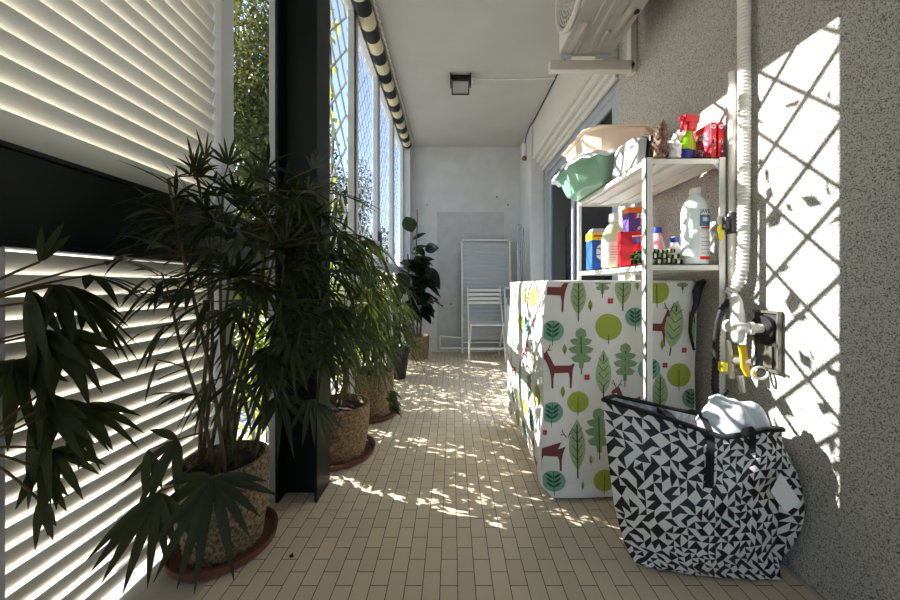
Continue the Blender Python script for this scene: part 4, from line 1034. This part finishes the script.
def hubD(rr):
    out=[]
    for i in range(56):
        z=rr.uniform(.45,.98); x=rr.uniform(-.56,-.38) if z>.9 else rr.uniform(-.70,-.34); y=rr.uniform(2.05,2.5)
        out.append((V((x,y,z)),V((rr.uniform(.1,1),rr.uniform(-.6,.5),rr.uniform(-.8,.3))),rr.choice((5,6,7)),rr.uniform(.16,.26),rr.uniform(.012,.018),rr.uniform(.6,1.0),rr.uniform(.5,1.1)))
    return out
back_palm((-.575,1.715),.155,.255,'palm with drooping olive leaves in a woven pot just behind the green column','terracotta saucer under the palm just behind the green column',hubC,7,31,M['palm2'],(.6,1.05))
back_palm((-.53,2.235),.145,.29,'palm in a woven pot, second behind the green column','terracotta saucer under the second palm behind the column',hubD,6,37,M['palm2'],(.6,.95))
# small creeping plant at the second pot
sp_=MB()
cs=P(383,402,2.08); rs=random.Random(4)
for i in range(10):
    a=rs.uniform(-1,2); sp_.leaf(V((-.385,2.05,.10+.012*i)),(cos(a)*.7+.4,-abs(sin(a))*.5,.2),.09,.045,.7,.2,5,ok=lambda p:p.z>.034)
tag(obj('trailing_plant',sp_,M['palm2']),'small trailing green plant hanging beside the second woven pot','plant')
# black pot plant
bc=(-.50,3.12)
tpot=thing('potted_plant','spiky plant in a small black plastic pot between the palms and the basket','plant',(bc[0],bc[1],0))
obj('pot',MB().lathe([(.075,.002),(.11,.24),(.118,.24),(.118,.265),(.105,.265),(.10,.22),(.01,.215)],(bc[0],bc[1],0),28),M['black'],tpot)
fo=MB(); rr=random.Random(8)
for i in range(46):
    a=rr.uniform(0,6.28); fo.leaf((bc[0]+.04*cos(a),bc[1]+.04*sin(a),.22),(cos(a)*.8+.2,sin(a)*.8,rr.uniform(.6,1.6)),rr.uniform(.3,.55),.022,rr.uniform(.4,.9),.2,7,ok=okC)
obj('foliage',fo,M['palm2'],tpot)
# ficus in the far corner
ec=(-.40,3.93)
fp=thing('potted_ficus','tall dark rubber plant with big round leaves by the back wall','plant',(ec[0],ec[1],0))
wicker_pot(fp,ec,.115,.135,.002,.27,1)
fo=MB(); stm=MB()
st1=[(ec[0],ec[1],.25),(ec[0]+.0,ec[1],.7),(ec[0]-.02,ec[1]-.02,1.15),(ec[0]+.0,ec[1]-.02,1.55),(ec[0]+.0,ec[1]-.02,1.72)]
st2=[(ec[0]+.03,ec[1],.25),(ec[0]+.06,ec[1]-.03,.65),(ec[0]+.1,ec[1]-.04,1.05)]
st3=[(ec[0]-.03,ec[1]-.02,.25),(ec[0]-.08,ec[1]-.08,.7),(ec[0]-.10,ec[1]-.1,1.2)]
for s_ in (st1,st2,st3): stm.tube(s_,[.013-.002*k for k in range(len(s_))],8)
obj('stems',stm,M['trunk'],fp)
def okE(p): return p.y<4.29 and (p.x>-.595 or p.z<.9) and not (p.y>4.14 and p.x<-.5)
rr=random.Random(14)
for (px,py,y,ax,L,W) in ((412,232,3.9,(-.25,-.2,.9),.24,.17),(412,232,3.9,(-.6,-.2,.1),.2,.14),(413,240,3.9,(.6,.6,.7),.26,.05),(413,250,3.9,(.6,.5,.5),.22,.05),(412,262,3.9,(.8,-.1,.3),.28,.09),(410,255,3.9,(-.8,-.2,.1),.24,.15),(408,262,3.9,(.8,-.2,-.4),.26,.14),(420,262,3.88,(.5,-.3,-.7),.28,.13),(404,268,3.85,(-.4,-.4,-.5),.24,.16),(418,275,3.88,(.2,-.3,-.9),.22,.17),(415,285,3.88,(.0,-.4,-.9),.22,.16),(400,285,3.85,(-.3,-.4,-.7),.24,.16),(402,240,3.6,(-.2,-.4,.8),.2,.14),(404,255,3.62,(-.2,-.3,-.5),.22,.15),(399,262,3.55,(.1,-.5,-.6),.2,.14),(402,270,3.6,(.2,-.4,-.9),.22,.15),(396,272,3.5,(0,-.5,-.8),.18,.12),(425,250,3.9,(.5,-.3,.2),.2,.13),(428,268,3.9,(.6,-.3,-.8),.24,.14),(408,300,3.86,(.3,-.4,-.8),.22,.16),(398,300,3.86,(-.2,-.4,-.8),.22,.15),(414,308,3.86,(.5,-.3,-.8),.16,.12)):
    fo.leaf(P(px,py,y),ax,L,W,.25,.15,8,ok=okE,up=(.1,-1,.3))
for i in range(130):
    s_=rr.choice((st1,st2,st3)); k=rr.uniform(.35,.98)*(len(s_)-1); j=min(int(k),len(s_)-2); p=V(s_[j])+(V(s_[j+1])-V(s_[j]))*(k-j); a=rr.uniform(0,6.28)
    if p.z>1.35: continue
    fo.leaf(p,(cos(a),sin(a)*.8,rr.uniform(-.3,.6)),rr.uniform(.16,.26),rr.uniform(.10,.15),rr.uniform(.2,.6),.15,6,ok=okE)
obj('foliage',fo,M['ficus'],fp)
# fallen leaf
tag(obj('fallen_leaf',MB().add([P(289,556,1.06)+V((0,0,.002)),P(293,554,1.06)+V((0,0,.004)),P(294,558,1.05)+V((0,0,.004)),P(290,559,1.05)+V((0,0,.002))],[(0,1,2,3)]),M['trunk']),'tiny dry leaf lying alone on the tiles before the column','leaf')

# ------------------------------------------------------------------ outside greenery
def leafcloud(mb,fnp,n,size,rnd,ok=None):
    for i in range(n):
        p=fnp(rnd)
        if p is None: continue
        d=V((rnd.gauss(0,1),rnd.gauss(0,1),rnd.gauss(0,1)-.3)).normalized(); e=d.orthogonal().normalized()
        e=Matrix.Rotation(rnd.uniform(0,6.28),3,d)@e
        s=size*rnd.uniform(.6,1.3); n_=d.cross(e)
        q_=[p,p+d*s*.45+e*s*.3+n_*s*.06,p+d*s,p+d*s*.45-e*s*.3+n_*s*.06]
        if ok and not all(ok(x) for x in q_): continue
        mb.add(q_,[(0,1,2),(0,2,3)])
def inell(c,r):
    c=V(c)
    def f(q_):
        while True:
            d=V((q_.uniform(-1,1),q_.uniform(-1,1),q_.uniform(-1,1)))
            if .25<d.length<1: return c+V((d.x*r[0],d.y*r[1],d.z*r[2]))
    return f
rv=random.Random(41)
def vine(lab,cells,n,size,path,ok):
    t=thing('climbing_vine',lab,'vine',path[0],'climbing vines outside')
    m=MB()
    leafcloud(m,lambda q_:(lambda b:V((q_.uniform(b[0],b[1]),q_.uniform(b[2],b[3]),q_.uniform(b[4],b[5]))))(q_.choice(cells)),n,size,rv,ok)
    obj('foliage',m,M['vine'],t); s_=MB(); s_.tube(path,.007,6); obj('stems',s_,M['stem'],t)
ok1=lambda p:p.x<-.665
vine('yellow-green vine climbing the lattice of the window next to the green column',[(-.76,-.67,1.50,2.08,.9,1.35),(-.76,-.67,1.52,2.08,1.0,2.5),(-.74,-.67,1.8,2.08,1.6,2.5),(-.76,-.67,1.5,2.08,1.25,1.8)],300,.06,[(-.70,1.95,0.02),(-.69,1.9,1.0),(-.70,2.0,1.7),(-.69,1.9,2.5)],ok1)
ok2=lambda p:p.x<-.925
vine('leafy vine hanging through the railing beneath the windows',[(-1.12,-.93,1.7,2.6,.2,1.0),(-1.10,-.93,2.4,3.5,.25,1.0),(-1.08,-.93,3.2,4.2,.3,.95),(-1.05,-.93,1.7,4.2,.1,.8),(-1.06,-.93,1.5,2.5,.3,1.0),(-1.06,-.93,1.5,1.75,.76,1.0),(-1.05,-.93,1.7,4.2,.1,.85),(-1.05,-.93,2.0,4.25,.1,.75),(-1.05,-.93,2.3,4.25,.1,.8),(-1.05,-.93,2.3,4.25,.1,.9)],13000,.046,[(-.97,2.6,-.1),(-.97,2.7,.5),(-.96,3.0,.95)],ok2)
vine('bright vine behind the gap between the lower shutter and the column',[(-1.35,-1.05,1.95,2.5,-.2,.95),(-1.5,-1.3,2.0,2.9,-.4,1.0)],240,.07,[(-1.2,2.2,-2.9),(-1.2,2.2,.3),(-1.15,2.25,.9)],None)
def tree(lab,c,rad,n,size,seed,ncl=9):
    rr=random.Random(seed)
    t=thing('tree',lab,'tree',(c[0],c[1],-2.9),'trees outside'); m=MB()
    cl=[inell(c,rad)(rr) for _ in range(ncl)]
    leafcloud(m,lambda q_:inell(q_.choice(cl),(rad[0]*.5,rad[1]*.5,rad[2]*.42))(q_),n,size,rr)
    obj('crown',m,M['tree'],t)
    s_=MB().tube([(c[0],c[1],-2.9),(c[0]+.1,c[1],-1),(c[0],c[1]+.1,c[2])],[.2,.15,.07],10)
    for k in cl[:6]: s_.tube([(c[0],c[1]+.05,c[2]-rad[2]*.6),tuple((V(c)+k)/2),tuple(k)],[.07,.04,.02],6)
    obj('trunk',s_,M['trunk'],t)
tree('dense dark tree seen through the narrow gap left of the green column',(-6.6,10.9,3.8),(2.1,2.2,6.4),30000,.16,51,26)
tree('tree standing furthest away beyond the latticed windows',(-5.6,21.5,2.2),(2.0,2.2,3.6),7000,.2,52,9)
tree('tree right behind the window next to the column',(-5.0,15.6,2.0),(1.3,1.4,4.4),6500,.17,53,9)
tree('low tree below the far latticed windows',(-2.4,13.5,-.6),(1.4,2.2,1.7),5000,.16,54,8)

# ------------------------------------------------------------------ light, sky, camera
SD=V((1,-.394,-.608)).normalized()
sl_=bpy.data.lights.new('sun','SUN'); sl_.energy=28; sl_.angle=radians(.27); sl_.color=(1,.98,.96)
so=bpy.data.objects.new('sun',sl_); COL.objects.link(so); so.location=(-6,4,6); so.rotation_euler=SD.to_track_quat('-Z','Y').to_euler()
w=bpy.data.worlds.new('sky'); S.world=w; w.use_nodes=True; nt=w.node_tree
bg=nt.nodes['Background']; sk=nt.nodes.new('ShaderNodeTexSky'); sk.sky_type='NISHITA'; sk.sun_disc=False
sk.sun_elevation=radians(29.5); sk.sun_rotation=atan2(-1,.39); sk.air_density=1.0; sk.dust_density=.4
nt.links.new(sk.outputs[0],bg.inputs['Color']); bg.inputs['Strength'].default_value=.55
cam=bpy.data.cameras.new('camera'); cam.sensor_width=36; cam.lens=F/900*36
cam.shift_x=-(CX-450)/900; cam.shift_y=(CY-300)/900; cam.clip_start=.02; cam.clip_end=200
co=bpy.data.objects.new('camera',cam); COL.objects.link(co); co.location=(0,0,H); co.rotation_euler=(pi/2,0,0)
S.camera=co
S.view_settings.view_transform='Standard'; S.view_settings.look='None'; S.view_settings.gamma=1; S.view_settings.use_curve_mapping=False
S.view_settings.exposure=-.68
S.cycles.max_bounces=10; S.cycles.diffuse_bounces=6; S.cycles.transparent_max_bounces=12
